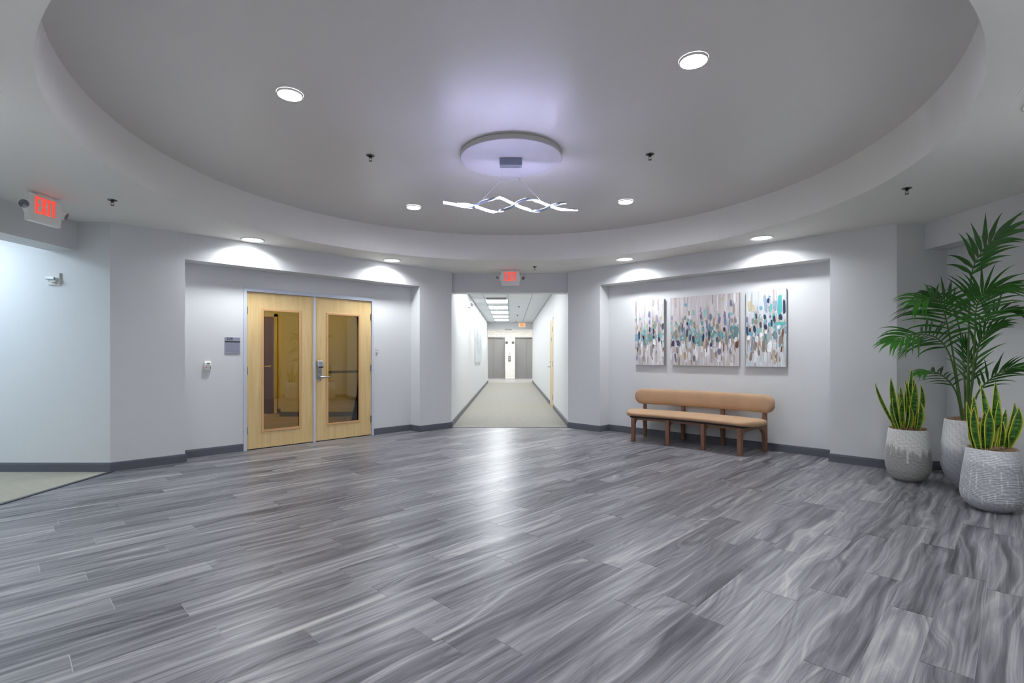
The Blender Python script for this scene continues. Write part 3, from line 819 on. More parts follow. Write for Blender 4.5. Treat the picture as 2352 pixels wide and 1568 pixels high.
# pendant and ceiling disc
t = tag(obj('ceiling_disc', lathe(NB(), [(.44, 0), (.462, -.004), (.465, -.01), (.465, -.044), (.460, -.05), (0.0001, -.05)], 96, cap=False), M['disc'], None, smooth=True),
        'round white disc on the raised ceiling behind the wave pendant', 'ceiling medallion')
t.location = (0.01, 4.66, ZD)
PY = 4.64; ZB = ZD - .05
t = thing('pendant_light', 'wavy double ribbon pendant lamp hanging from the round disc', 'pendant lamp', (0.005, PY, ZB))
b = NB(); box(b, -.102, .102, -.042, .042, -.066, -.004); obj('canopy', b, M['fixture_blue'], t, bevel=.003)
b = NB(); box(b, -.065, .065, -.03, .03, -.004, 0); obj('canopy_plate', b, M['white_plastic'], t)
zb = ZD - (ZD - (CH + (CY - 412) / F * PY)) - ZB   # cross bar
zb = CH + (CY - 412) / F * PY - ZB
for x in (-.083, .083):
    b = NB(); tube(b, [(x, 0, -.066), (x, 0, zb)], .0012, 6); obj('cable', b, M['cable'], t)
b = NB(); tube(b, [(-.083, 0, zb), (.083, 0, zb)], .004, 8)
for x in (-.083, .083): lathe(b, [(.0001, zb - .01), (.009, zb - .006), (.009, zb + .006), (.0001, zb + .01)], 12, Matrix.Translation((x, 0, 0)), cap=False)
obj('cross_bar', b, M['cable'], t, smooth=True)
def wave(ctrl):
    pts = [((980 + zx / 5.88 - CX) / F * PY, CH + (CY - 280 - zy / 5.88) / F * PY - ZB) for zx, zy in ctrl]
    out = []
    n = len(pts)
    for i in range(n - 1):
        p0, p1, p2, p3 = pts[max(i - 1, 0)], pts[i], pts[i + 1], pts[min(i + 2, n - 1)]
        for k in range(8):
            u = k / 8
            out.append(tuple(.5 * ((2 * b_) + (-a_ + c_) * u + (2 * a_ - 5 * b_ + 4 * c_ - d_) * u * u + (-a_ + 3 * b_ - 3 * c_ + d_) * u ** 3) for a_, b_, c_, d_ in zip(p0, p1, p2, p3)))
    out.append(pts[-1])
    return out
def ribbon(ctrl, yamp, sign):
    W = wave(ctrl)
    n = len(W)
    led, body = NB(), NB()
    R1, R2_, RB = [], [], []
    for i, (x, z) in enumerate(W):
        a, c = W[max(i - 1, 0)], W[min(i + 1, n - 1)]
        slope = (c[1] - a[1]) / max(1e-6, c[0] - a[0])
        th = max(-1.0, min(1.0, -slope / .22))          # +1 falling, -1 rising
        ang = math.radians(-20 + 90 * th)           # face turns to the room where the band falls
        nrm = Vector((0, -math.sin(ang), -math.cos(ang))).normalized()
        tan = Vector((c[0] - a[0], 0, c[1] - a[1])).normalized()
        wid = tan.cross(nrm).normalized(); nrm = wid.cross(tan).normalized()
        pos = Vector((x, sign * yamp * th, z))
        h = .0105; d = .006
        R1.append([led.verts.new(pos + wid * h + nrm * d), led.verts.new(pos - wid * h + nrm * d), led.verts.new(pos - wid * h + nrm * (d - .003)), led.verts.new(pos + wid * h + nrm * (d - .003))])
        RB.append([body.verts.new(pos + wid * h + nrm * (d - .0032)), body.verts.new(pos - wid * h + nrm * (d - .0032)), body.verts.new(pos - wid * h - nrm * d), body.verts.new(pos + wid * h - nrm * d)])
    for bm_, R_ in ((led, R1), (body, RB)):
        for A, B in zip(R_, R_[1:]):
            for k in range(4):
                j = (k + 1) % 4; bm_.faces.new((A[k], A[j], B[j], B[k]))
        bm_.faces.new(R_[0][::-1]); bm_.faces.new(R_[-1])
    r = obj('ribbon', body, M['fixture_blue'], t, smooth=True)
    obj('light_strip', led, M['led'], r)
ribbon([(412, 1090), (520, 1100), (640, 1125), (760, 1165), (860, 1195), (960, 1205), (1060, 1190), (1150, 1155), (1210, 1105), (1290, 1068), (1400, 1046), (1500, 1058), (1600, 1098), (1700, 1135), (1800, 1165), (1900, 1178), (2032, 1185)], .03, 1)
ribbon([(222, 1095), (330, 1115), (430, 1135), (530, 1146), (620, 1136), (690, 1095), (750, 1062), (840, 1038), (930, 1030), (1010, 1045), (1100, 1088), (1200, 1135), (1300, 1175), (1400, 1197), (1490, 1192), (1575, 1172), (1640, 1140), (1710, 1110), (1790, 1093), (1875, 1088)], .03, -1)
for x0, (zx, zy) in ((-.083, (720, 1072)), (.083, (1530, 1058))):
    b = NB(); x1 = (980 + zx / 5.88 - CX) / F * PY; z1 = CH + (CY - 280 - zy / 5.88) / F * PY - ZB
    tube(b, [(x0, 0, zb), (x1, 0, z1)], .0022, 6); obj('cable', b, M['cable'], t)

# ------------------------------------------------------------------ sprinklers
def sprinkler(px, py, zc, label, sc=1.0):
    y = F * (zc - CH) / (CY - py); x = (px - CX) / F * y
    t = thing('fire_sprinkler', label, 'sprinkler', (x, y, zc - .0005), group='ceiling sprinklers')
    b = NB(); lathe(b, [(.040 * sc, 0), (.038 * sc, -.004), (.028 * sc, -.008), (.024 * sc, -.004)], 24, cap=False); obj('escutcheon', b, M['escutcheon'], t, smooth=True)
    b = NB(); lathe(b, [(.0265 * sc, -.0045), (.010 * sc, -.016), (.009 * sc, -.024)], 16)
    tube(b, [(-.009 * sc, 0, -.02), (-.013 * sc, 0, -.034), (-.003 * sc, 0, -.05)], .0022 * sc, 6); tube(b, [(.009 * sc, 0, -.02), (.013 * sc, 0, -.034), (.003 * sc, 0, -.05)], .0022 * sc, 6)
    lathe(b, [(.016 * sc, -.052), (.016 * sc, -.05)], 16)
    obj('head', b, M['dark_metal'], t, smooth=True)
sprinkler(851, 357, ZD, 'dark sprinkler in the raised ceiling on the door side of the disc')
sprinkler(1493, 354, ZD, 'dark sprinkler in the raised ceiling on the bench side of the disc')
sprinkler(258, 459, ZS, 'dark sprinkler in the soffit near the large exit sign')
sprinkler(2083, 432, ZS, 'dark sprinkler in the soffit near the potted palm')
sprinkler(1228, 612, ZS, 'dark sprinkler in the soffit beside the corridor exit sign')
for px, py, lb in ((1192, 703.5, 'corridor sprinkler nearest the lobby'), (1188.5, 723, 'corridor sprinkler midway down the ceiling'), (1185.5, 738, 'corridor sprinkler by the far header')):
    sprinkler(px, py, ZC, lb, 1.0)

# ------------------------------------------------------------------ exit signs
def exit_letters(W, H, st, y0, y1, cx, cz):
    b = NB(); lw = W * .2; gap = W * .055
    x = cx - W / 2; z0 = cz - H / 2; z1 = cz + H / 2
    # E
    e = lw
    box(b, x, x + st, y0, y1, z0, z1)
    for zz in (z0, cz - st * .45, z1 - st * .9): box(b, x + st, x + e, y0, y1, zz, zz + st * .9)
    x += e + gap
    xw = W * .29
    prism(b, [(x, z0), (x + st, z0), (x + xw, z1), (x + xw - st, z1)], y0, y1, 'xzy')
    prism(b, [(x, z1), (x + st, z1), (x + xw, z0), (x + xw - st, z0)], y0 + .0002, y1, 'xzy')
    x += xw + gap
    box(b, x, x + st, y0, y1, z0, z1); x += st + gap
    tw = cx + W / 2 - x
    box(b, x, x + tw, y0, y1, z1 - st * .9, z1); box(b, x + tw / 2 - st / 2, x + tw / 2 + st / 2, y0, y1, z0, z1 - st * .9)
    return b
def exit_sign(loc, rz, label, sc=1.0):
    t = thing('exit_sign', label, 'exit sign', loc, rz, group='red exit signs with twin emergency lamps')
    # origin: top centre of the housing, just under the ceiling; face looks along -y
    b = NB(); prism(b, [(-.155, 0), (.155, 0), (.158, -.05), (.182, -.10), (.182, -.135), (.160, -.18), (.155, -.245), (-.155, -.245), (-.160, -.18), (-.182, -.135), (-.182, -.10), (-.158, -.05)], -.025, .025, 'xzy')
    obj('housing', b, M['sign_plastic'], t, bevel=.004)
    b = NB(); box(b, -.075, .075, -.02, .02, 0, .018); obj('mount', b, M['sign_plastic'], t, bevel=.003)
    b = exit_letters(.205, .15, .019, -.029, -.0255, 0, -.092); obj('letters', b, M['exit_red'], t)
    for sx in (-1, 1):
        h = Matrix.Translation((sx * .205, -.012, -.112)) @ Matrix.Rotation(math.radians(28 * sx), 4, 'Z') @ Matrix.Rotation(math.radians(112), 4, 'X')
        b = NB(); lathe(b, [(.012, -.03), (.03, -.022), (.040, 0.0), (.042, .018), (.037, .018)], 24, h, cap=False)
        tube(b, [(sx * .175, 0, -.118), (sx * .2, -.0, -.115)], .012, 10)
        hd = obj('lamp_head', b, M['sign_plastic'], t, smooth=True)
        b = NB(); lathe(b, [(.0001, .010), (.02, .012), (.037, .016)], 24, h, cap=False)
        obj('reflector', b, M['reflector'], hd, smooth=True)
    return t
exit_sign((0.002, 8.74, ZS - .02), 0, 'red lit exit sign with twin lamps over the corridor opening')
exit_sign((-4.27, 4.637, ZS - .02), math.pi / 2, 'large red lit exit sign with twin lamps near the side wing beam')
p0 = P3(1199.3, 746, YC1 - .1)
t = thing('exit_sign', 'small orange glowing exit sign on the far corridor header', 'exit sign', (p0.x, YC1 - .1, p0.z))
b = NB(); box(b, -.165, .165, -.04, 0, -.105, .105); obj('housing', b, M['sign_plastic'], t, bevel=.004)
b = NB(); box(b, -.145, .145, -.043, -.04, -.085, .085); obj('face', b, M['exit_pale'], t)
obj('letters', exit_letters(.22, .14, .03, -.047, -.043, 0, 0), M['exit_orange'], t)

# ------------------------------------------------------------------ wall devices
p = P3(127, 641, YF)
t = thing('fire_alarm_strobe', 'white square fire strobe on the bright wing wall', 'fire alarm', (p.x, YF, p.z))
b = NB(); box(b, -.066, .066, -.022, 0, -.064, .066); obj('plate', b, M['white_plastic'], t, bevel=.004)
b = NB(); prism(b, [(-.055, -.01), (-.03, -.04), (.03, -.04), (.058, -.01), (.045, .012), (-.04, .012)], -.05, -.022, 'xzy'); obj('housing', b, M['white_plastic'], t, bevel=.003)
b = NB(); prism(b, [(-.05, -.012), (-.06, .014), (.04, .014), (.045, -.012)], -.066, -.05, 'xzy'); obj('strobe_lens', b, M['chrome'], t, bevel=.003)
b = NB(); box(b, .02, .045, -.0235, -.022, -.052, -.044); obj('printed_mark', b, mat('red_print', rgb(190, 90, 70), .6), t)

def plate_text(txt, size, loc, parent, m):
    cu = bpy.data.curves.new('txt', 'FONT'); cu.body = txt; cu.size = size; cu.extrude = .001; cu.align_x = 'LEFT'
    to = bpy.data.objects.new('txt', cu); COL.objects.link(to)
    bpy.context.view_layer.update()
    dg = bpy.context.evaluated_depsgraph_get()
    me = bpy.data.meshes.new_from_object(to.evaluated_get(dg))
    bpy.data.objects.remove(to)
    me.transform(Matrix.Rotation(math.pi / 2, 4, 'X'))
    me.materials.clear(); me.materials.append(m)
    o = bpy.data.objects.new('lettering', me); COL.objects.link(o); o.parent = parent; o.location = loc
    return o
s0, s1 = sL(516.2, TLN), sL(551.2, TLN); z1, z0 = zL(533.7, 774.6, TLN), zL(533.7, 811.9, TLN)
w2 = (s1 - s0) / 2; h = z1 - z0
t = thing('room_sign', 'grey room number plate reading 220 beside the maple doors', 'sign', wl((s0 + s1) / 2, TLN, z0), RZL)
b = NB(); box(b, -w2, w2, -.010, 0, h * .76, h); obj('number_plate', b, M['sign_grey'], t, bevel=.001)
b = NB(); box(b, -w2, w2, -.010, 0, 0, h * .70); lp = obj('name_plate', b, M['sign_grey'], t, bevel=.001)
b = NB(); box(b, -w2 + .012, w2 - .012, -.0115, -.010, .022, h * .66); obj('insert', b, mat('insert_grey', rgb(138, 140, 156), .4), lp)
b = NB(); box(b, -w2, w2, -.012, 0, h * .70, h * .76); obj('divider', b, M['black'], t)
plate_text('220', .052, (-w2 + .018, -.0105, h * .83), t, M['black'])

s0, s1 = sL(468.5, TLN), sL(483.6, TLN); z1, z0 = zL(476, 829.8, TLN), zL(476, 850.8, TLN)
w2 = (s1 - s0) / 2; h = z1 - z0
t = thing('thermostat', 'small white control box on the wall below the room sign', 'thermostat', wl((s0 + s1) / 2, TLN, z0), RZL)
b = NB(); prism(b, [(0, 0), (-.032, .004), (-.036, h * .6), (-.028, h - .012), (-.02, h), (0, h)], -w2, w2, 'yzx'); obj('case', b, M['white_plastic'], t, bevel=.003)
b = NB(); box(b, -.012, .018, -.040, -.03, h * .76, h * .84); obj('display', b, M['black'], t)
b = NB(); box(b, -w2 + .008, w2 - .006, -.0395, -.03, h * .54, h * .64); obj('vent_strip', b, M['grille'], t)
for q in (.22, .34):
    b = NB(); box(b, .022, .032, -.040, -.03, h * q, h * (q + .06)); obj('button', b, M['base'], t)
b = NB(); box(b, -.034, -.012, -.0395, -.03, h * .3, h * .36); obj('indicator', b, mat('indicator_red', rgb(200, 110, 105), .5), t)

s0, s1 = sL(858.6, TLN), sL(862.8, TLN); z1, z0 = zL(861, 798, TLN), zL(861, 809.5, TLN)
w2 = .016; h = z1 - z0
t = thing('doorbell', 'narrow white doorbell button beside the keypad door', 'doorbell', wl((s0 + s1) / 2 + .03, TLN, z0), RZL)
b = NB(); box(b, -w2, w2, -.022, 0, 0, h); obj('case', b, M['white_plastic'], t, bevel=.004)
b = NB(); tube(b, [(0, -.022, h * .5), (0, -.027, h * .5)], .009, 14); obj('button', b, M['sign_grey'], t)

yv = abs(CXL) * F / (CX - 1076.7); p = P3(1076.7, 700.6, yv)
t = thing('emergency_light', 'white emergency lamp high on the corridor wall', 'emergency light', (CXL, yv, p.z))
b = NB(); box(b, 0, .05, -.14, .14, -.06, .06); obj('case', b, M['sign_plastic'], t, bevel=.006)
for sy in (-.09, .09):
    h_ = Matrix.Translation((.07, sy, -.0)) @ Matrix.Rotation(math.radians(70), 4, 'X')
    b = NB(); lathe(b, [(.015, -.03), (.04, 0), (.046, .025), (.04, .025)], 20, h_, cap=False); lh = obj('lamp_head', b, M['sign_plastic'], t, smooth=True)
    b = NB(); lathe(b, [(.0001, .014), (.04, .022)], 20, h_, cap=False); obj('reflector', b, M['chrome'], lh, smooth=True)
yv = abs(CXL) * F / (CX - 1117.5); p = P3(1117.5, 822, yv)
t = thing('light_switch', 'white switch plate at the far end of the corridor wall', 'light switch', (CXL, yv, p.z))
b = NB(); box(b, 0, .008, -.06, .06, -.06, .06); obj('plate', b, M['white_plastic'], t, bevel=.002)
b = NB(); box(b, .008, .018, -.012, .012, -.025, .025); obj('rocker', b, M['white_plastic'], t)

# ------------------------------------------------------------------ paintings
def canvas(name_label, loc, rz, w, h, ground, strokes, seed, group, n_rand, d=.042, side=None):
    t = thing('canvas_painting', name_label, 'painting', loc, rz, group=group)     # origin: bottom centre on the wall
    b = NB(); box(b, -w / 2, w / 2, -d, -.004, 0, h); obj('stretcher', b, side or M['canvas_side'], t, bevel=.003)
    b = NB(); box(b, -w / 2, w / 2, -d - .001, -d, 0, h); obj('canvas_front', b, ground, t)
    r = random.Random(seed)
    b = NB(); lay = b.loops.layers.float_color.new('paint')
    cnt = [0]
    def stroke(u, v, sw, sh, c, tilt=0.0, jag=.22):
        """u,v centre in canvas fractions (v down), sw/sh half sizes in metres"""
        cnt[0] += 1
        yy = -d - .0014 - cnt[0] * .000007
        cx, cz = -w / 2 + u * w, h - v * h
        ng = 14; pts = []
        for k in range(ng):
            a = 2 * math.pi * k / ng + .3
            ca, sa = math.cos(a), math.sin(a)
            px = sw * math.copysign(abs(ca) ** .7, ca) * (1 + r.uniform(-jag, jag)); pz = sh * math.copysign(abs(sa) ** .6, sa) * (1 + r.uniform(-jag, jag))
            px += tilt * pz
            X = min(max(cx + px, -w / 2 + .002), w / 2 - .002); Z = min(max(cz + pz, .002), h - .002)
            pts.append(b.verts.new((X, yy, Z)))
        kf = r.uniform(.86, 1.1); col = tuple(min(1, max(0, x * kf)) for x in lin(c)) + (1,)
        f = b.faces.new(pts)
        for k, l in enumerate(f.loops):
            g = 1 + .16 * math.sin(k * 1.7 + cnt[0])
            l[lay] = tuple(min(1, x * g) for x in col[:3]) + (1,)
    pale = [(206, 200, 203), (192, 183, 182), (222, 222, 227), (180, 170, 166), (200, 196, 205)]
    tan = [(172, 152, 132), (190, 172, 150), (150, 136, 126), (165, 155, 148), (200, 186, 160)]
    grn = [(120, 152, 146), (140, 170, 160), (110, 140, 140), (150, 175, 178)]
    aqua = [(122, 186, 188), (140, 198, 196), (104, 168, 176), (128, 176, 198)]
    navy = [(52, 56, 84), (66, 62, 88), (44, 66, 96), (84, 80, 104)]
    lav = [(128, 128, 160), (150, 150, 176), (118, 114, 140)]
    wht = [(234, 236, 240), (240, 240, 242), (222, 226, 230)]
    for _ in range(int(n_rand * .9)): stroke(r.random(), r.random(), r.uniform(.006, .02), r.uniform(.06, .18), r.choice(pale))
    for _ in range(int(n_rand * 1.0)): stroke(r.random(), min(.95, max(.3, r.gauss(.64, .14))), r.uniform(.006, .016), r.uniform(.03, .09), r.choice(tan))
    for _ in range(int(n_rand * .55)): stroke(r.random(), min(.8, max(.3, r.gauss(.58, .09))), r.uniform(.010, .02), r.uniform(.025, .06), r.choice(grn))
    for _ in range(int(n_rand * .5)): stroke(r.random(), r.uniform(.66, 1.0), r.uniform(.006, .018), r.uniform(.03, .10), r.choice(wht + pale))
    for _ in range(int(n_rand * .35)): stroke(r.random(), min(.75, max(.25, r.gauss(.52, .11))), r.uniform(.008, .014), r.uniform(.018, .045), r.choice(lav + grn + tan))
    for _ in range(int(n_rand * .3)): stroke(r.random(), min(.72, max(.2, r.gauss(.55, .1))), r.uniform(.009, .017), r.uniform(.012, .025), r.choice(aqua))
    for u, v, sw, sh, kind in strokes:
        pal = {'n': navy, 'a': aqua, 'w': wht, 'l': lav, 't': tan, 'g': grn, 'b': [(112, 72, 50), (128, 84, 58)], 'q': [(92, 180, 178), (108, 190, 186)], 's': [(132, 150, 172), (148, 164, 184)], 'y': [(205, 196, 160)]}[kind]
        stroke(u, v, sw, sh, r.choice(pal), tilt=r.uniform(-.12, .12))
    o = obj('brush_strokes', b, M['paint'], t, recalc=False)
    o['kind'] = 'stuff'
    return t
def zs(lst, x0, x1, y0, y1, w, h):
    out = []
    for a in lst:
        zx, zy, pw, ph, k = a
        out.append(((zx - x0) / (x1 - x0), (zy - y0) / (y1 - y0), pw / 2 / (x1 - x0) * w, ph / 2 / (y1 - y0) * h, k))
    return out
SLc = zs([(170, 715, 24, 110, 'n'), (232, 755, 24, 65, 'n'), (372, 675, 22, 80, 'n'), (375, 752, 24, 46, 'n'), (450, 780, 26, 66, 'n'), (505, 610, 36, 80, 'n'), (315, 545, 22, 50, 'l'), (320, 645, 22, 80, 'n'),
          (312, 765, 24, 100, 'g'), (145, 612, 26, 80, 't'), (315, 440, 32, 90, 'l'), (425, 512, 26, 84, 'l'), (183, 495, 26, 34, 'a'), (232, 680, 30, 56, 'a'), (255, 615, 22, 50, 'a'), (135, 755, 46, 100, 'a'), (285, 800, 26, 84, 'a'),
          (470, 725, 32, 84, 'a'), (395, 590, 28, 120, 'g'), (180, 805, 20, 30, 'w'), (385, 820, 34, 90, 'w'), (395, 905, 22, 70, 'w'), (285, 900, 22, 80, 'w'), (462, 880, 22, 130, 'w'), (205, 860, 16, 40, 'w'), (505, 985, 18, 70, 'w'),
          (145, 915, 22, 60, 'b'), (365, 875, 16, 60, 'b'), (505, 915, 18, 50, 'b'), (355, 1040, 12, 40, 'b'), (140, 1035, 28, 70, 'l'), (472, 498, 26, 56, 'y')], 112, 512, 240, 1130, .51, 1.02)
SCc = zs([(850, 695, 24, 118, 'n'), (895, 755, 24, 110, 'n'), (940, 780, 24, 106, 'n'), (1080, 760, 26, 120, 'n'), (1160, 735, 24, 140, 'n'), (1265, 792, 26, 70, 'n'), (1185, 857, 28, 50, 'n'), (720, 830, 52, 84, 'n'), (640, 835, 44, 84, 'n'),
          (1130, 590, 26, 150, 'l'), (1370, 510, 32, 176, 'l'), (855, 560, 24, 54, 'n'), (1045, 375, 24, 76, 'l'), (1050, 470, 30, 70, 'l'), (1180, 482, 30, 100, 'l'), (1450, 312, 34, 76, 'l'), (1365, 655, 34, 56, 'n'), (1525, 865, 36, 96, 'b'),
          (1435, 800, 30, 120, 'l'), (1300, 530, 30, 90, 'l'), (625, 465, 26, 60, 'l'), (780, 610, 28, 140, 'l'), (875, 620, 24, 80, 'l'), (1435, 560, 24, 110, 'l'), (830, 290, 44, 44, 'a'), (675, 580, 28, 50, 'a'), (615, 540, 24, 36, 'a'), (615, 630, 24, 50, 'a'),
          (675, 760, 30, 56, 'a'), (970, 680, 38, 60, 'a'), (990, 800, 38, 50, 'a'), (1030, 850, 36, 40, 'a'), (1065, 560, 34, 50, 'a'), (1075, 650, 34, 50, 'a'), (1100, 425, 26, 100, 'a'), (940, 410, 26, 80, 'a'), (1455, 455, 34, 40, 'a'), (1490, 640, 50, 60, 'a'),
          (1250, 735, 40, 60, 'a'), (1330, 722, 44, 50, 'a'), (870, 510, 24, 36, 'a'), (910, 540, 34, 92, 'g'), (820, 475, 22, 60, 'g'), (1510, 700, 70, 160, 'g'), (880, 412, 34, 70, 't'), (690, 700, 40, 130, 't'), (1225, 550, 30, 130, 't'), (955, 580, 28, 100, 't'),
          (885, 860, 24, 80, 'w'), (975, 940, 26, 120, 'w'), (1060, 920, 30, 90, 'w'), (1240, 850, 30, 90, 'w'), (1305, 870, 30, 110, 'w'), (810, 900, 24, 80, 'w'), (760, 940, 26, 130, 'w'), (1150, 950, 26, 120, 'w'), (1440, 830, 26, 120, 'w'), (1510, 795, 30, 60, 'w'),
          (705, 935, 14, 90, 'b'), (1130, 840, 14, 120, 'b'), (1128, 935, 14, 60, 'b'), (1355, 890, 18, 110, 'b'), (680, 1030, 30, 130, 'l'), (950, 1040, 30, 90, 'l'), (1295, 950, 44, 70, 'l'), (820, 1010, 40, 110, 't'), (1255, 990, 26, 90, 't'), (1335, 250, 30, 40, 'y')], 600, 1555, 180, 1145, 1.03, 1.02)
SRc = zs([(2120, 300, 62, 300, 'q'), (2000, 340, 36, 120, 'q'), (2040, 470, 44, 110, 'q'), (1925, 280, 48, 240, 's'), (2055, 310, 52, 140, 's'), (1965, 240, 36, 72, 'n'), (2180, 340, 34, 210, 'n'), (1862, 332, 46, 56, 'a'), (1985, 185, 32, 26, 'a'), (1755, 330, 32, 110, 't'), (1700, 300, 50, 160, 'y'),
          (1795, 445, 28, 70, 'n'), (1665, 640, 30, 130, 'n'), (1705, 640, 32, 60, 'n'), (1772, 625, 38, 100, 'n'), (1857, 565, 34, 90, 'n'), (1928, 600, 46, 74, 'n'), (2012, 545, 24, 100, 'n'), (2045, 500, 34, 110, 'n'), (2132, 475, 50, 76, 'n'), (1915, 460, 36, 68, 'n'), (1665, 490, 28, 90, 'l'), (2035, 560, 26, 70, 'g'),
          (2155, 568, 100, 52, 'q'), (1720, 690, 60, 60, 'a'), (1830, 650, 70, 70, 'a'), (1980, 570, 50, 60, 'a'), (2085, 560, 50, 50, 'q'), (1910, 520, 26, 40, 'a'), (1690, 745, 48, 64, 'w'), (1805, 765, 44, 100, 'w'), (1865, 708, 40, 70, 'w'), (1935, 672, 38, 56, 'w'), (2015, 648, 44, 84, 'w'), (2105, 605, 40, 56, 'w'),
          (1735, 850, 30, 170, 's'), (1780, 860, 50, 120, 't'), (1840, 480, 30, 130, 'g'), (1790, 520, 50, 80, 't'), (1900, 860, 50, 200, 't'), (1965, 740, 36, 130, 'g'), (2070, 720, 38, 130, 's'), (2130, 780, 60, 130, 't'), (2160, 690, 26, 110, 'b'), (2195, 800, 26, 140, 'w'), (1980, 880, 60, 160, 'w'), (2050, 900, 60, 180, 'w'),
          (2045, 960, 36, 90, 't'), (2145, 910, 22, 80, 'b'), (1720, 1010, 40, 130, 't'), (2195, 640, 30, 90, 's'), (1780, 1030, 40, 160, 'w')], 1648, 2208, 90, 1150, .51, 1.02)
def hang(px0, px1, label, ground, st, seed, nr):
    tf = TRN - .045
    u0, u1 = uR(px0, tf), uR(px1, tf)
    canvas(label, wr((u0 + u1) / 2, TRN, 1.122), RZR, abs(u1 - u0), 1.03, ground, st, seed, 'abstract canvases above the bench', nr)
hang(1458.6, 1524.9, 'narrow pale abstract canvas, the one nearest the corridor', M['ground_white'], SLc, 3, 46)
hang(1539.5, 1697.9, 'large square abstract canvas in the middle of the three', M['ground_mauve'], SCc, 5, 110)
hang(1713.3, 1806.2, 'narrow abstract canvas with bold turquoise, nearest the plants', M['ground_blue'], SRc, 9, 42)
for i, (y0, lb) in enumerate(((14.85, 'pale abstract canvas on the corridor wall, nearest the lobby'), (15.85, 'pale abstract canvas on the corridor wall, middle of three'), (16.85, 'pale abstract canvas on the corridor wall, farthest of three'))):
    canvas(lb, (CXL, y0 + .42, 1.06), math.pi / 2, .84, 1.22, M['ground_blue'],
           [(.3, .4, .03, .3, 's'), (.6, .5, .03, .35, 's'), (.45, .65, .02, .2, 'n'), (.75, .35, .02, .2, 'l')], 20 + i, 'pale canvases on the corridor wall', 10, d=.05, side=M['ground_white'])

# ------------------------------------------------------------------ curved bench
BT = thing('bench', 'caramel upholstered curved bench with wooden legs in front of the paintings', 'bench',
           wr(-4.605 / R2 * -1 if False else (2.249 + 2.61 - 7.22 - 6.862) / 2 / R2, 3.083, 0), RZR)
# local: x right along wall, y toward the wall; arc centre at the origin
TH = math.radians(12.3); RF, RR = 3.62, 4.154
def arc(r, a, z): return Vector((r * math.sin(a), r * math.cos(a), z))
def bench_legs():
    wf = .056
    for k, a in enumerate((-TH, -TH / 3, TH / 3, TH)):
        X = Matrix.Rotation(-a, 4, 'Z')
        # front leg with half of the arched rail
        cz = .24; prof = [(RF - .030, 0), (RF + .018, 0), (RF + .030, cz)]
        for j in range(1, 7):
            q = j / 6 * math.pi / 2; prof.append((RF + .030 + .075 * (1 - math.cos(q)), cz + .062 * math.sin(q)))
        prof += [((RF + RR) / 2, .315), ((RF + RR) / 2, .352), (RF - .034, .352)]
        b = NB(); prism(b, prof, -wf / 2, wf / 2, 'yzx', X); obj('leg', b, M['bench_wood'], BT, bevel=.007)
        # rear leg rising to the backrest
        m = (RF + RR) / 2
        prof = [(m, .352), (m, .315), (RR - .145, .312)]
        for j in range(1, 7):
            q = j / 6 * math.pi / 2; prof.append((RR - .145 + .125 * math.sin(q), .312 - .13 * (1 - math.cos(q))))
        prof += [(RR - .004, 0), (RR + .036, 0), (RR + .040, .18), (RR + .036, .36), (RR + .030, .60), (RR + .002, .60), (RR - .02, .40), (RR - .035, .352)]
        b = NB(); prism(b, prof, -wf / 2 * .9, wf / 2 * .9, 'yzx', X); obj('leg', b, M['bench_wood'], BT, bevel=.007)
bench_legs()
def arc_bar(r0, r1, z0, z1, a0, a1, n=24):
    b = NB(); R_ = []
    for i in range(n + 1):
        a = a0 + (a1 - a0) * i / n
        R_.append([b.verts.new(arc(r, a, z)) for r, z in ((r0, z0), (r1, z0), (r1, z1), (r0, z1))])
    for A, B in zip(R_, R_[1:]):
        for k in range(4): b.faces.new((A[k], A[(k + 1) % 4], B[(k + 1) % 4], B[k]))
    b.faces.new(R_[0]); b.faces.new(R_[-1])
    return b
obj('seat_rail', arc_bar(RF + .02, RF + .05, .318, .356, -TH, TH), M['bench_wood'], BT)
obj('seat_rail', arc_bar(RR - .08, RR - .05, .318, .352, -TH, TH), M['bench_wood'], BT)
obj('seat_base', arc_bar(RF - .01, RR - .06, .352, .366, -TH - .015, TH + .015), M['black'], BT)
def cushion(name, r0, r1, z0, z1, a0, a1, ppow, endlen, vertical):
    """rounded pad swept along the arc; its ends are rounded off in plan (seat) or elevation (backrest)"""
    b = NB(); rm, zm = (r0 + r1) / 2, (z0 + z1) / 2; hr, hz = (r1 - r0) / 2, (z1 - z0) / 2
    n = 72; K = 28; R_ = []
    L = (a1 - a0) * rm
    for i in range(n + 1):
        # denser near the ends
        x = .5 - .5 * math.cos(math.pi * i / n)
        a = a0 + (a1 - a0) * x
        d = min(x, 1 - x) * L
        f = 1.0 if d >= endlen else math.sqrt(max(0.0, 1 - (1 - d / endlen) ** 2))
        f = max(f, .02)
        g = 1.0 if d >= .05 else max(.03, math.sqrt(max(0.0, 1 - (1 - d / .05) ** 2)))
        fr, fz = (g, f) if vertical else (f, g)
        ring = []
        for k in range(K):
            q = 2 * math.pi * k / K
            cq, sq = math.cos(q), math.sin(q)
            ring.append(b.verts.new(arc(rm + hr * fr * math.copysign(abs(cq) ** ppow[0], cq), a, zm + hz * fz * math.copysign(abs(sq) ** ppow[1], sq))))
        R_.append(ring)
    for A, B in zip(R_, R_[1:]):
        for k in range(K): b.faces.new((A[k], A[(k + 1) % K], B[(k + 1) % K], B[k]))
    b.faces.new(R_[0]); b.faces.new(R_[-1])
    o = obj(name, b, M['bench_fabric'], BT, smooth=True)
    return o
cushion('seat', RF - .075, RR - .035, .362, .452, -TH - .042, TH + .042, (.62, .8), .20, False)
cushion('backrest', RR - .075, RR + .035, .515, .755, -TH - .036, TH + .036, (.8, .62), .115, True)

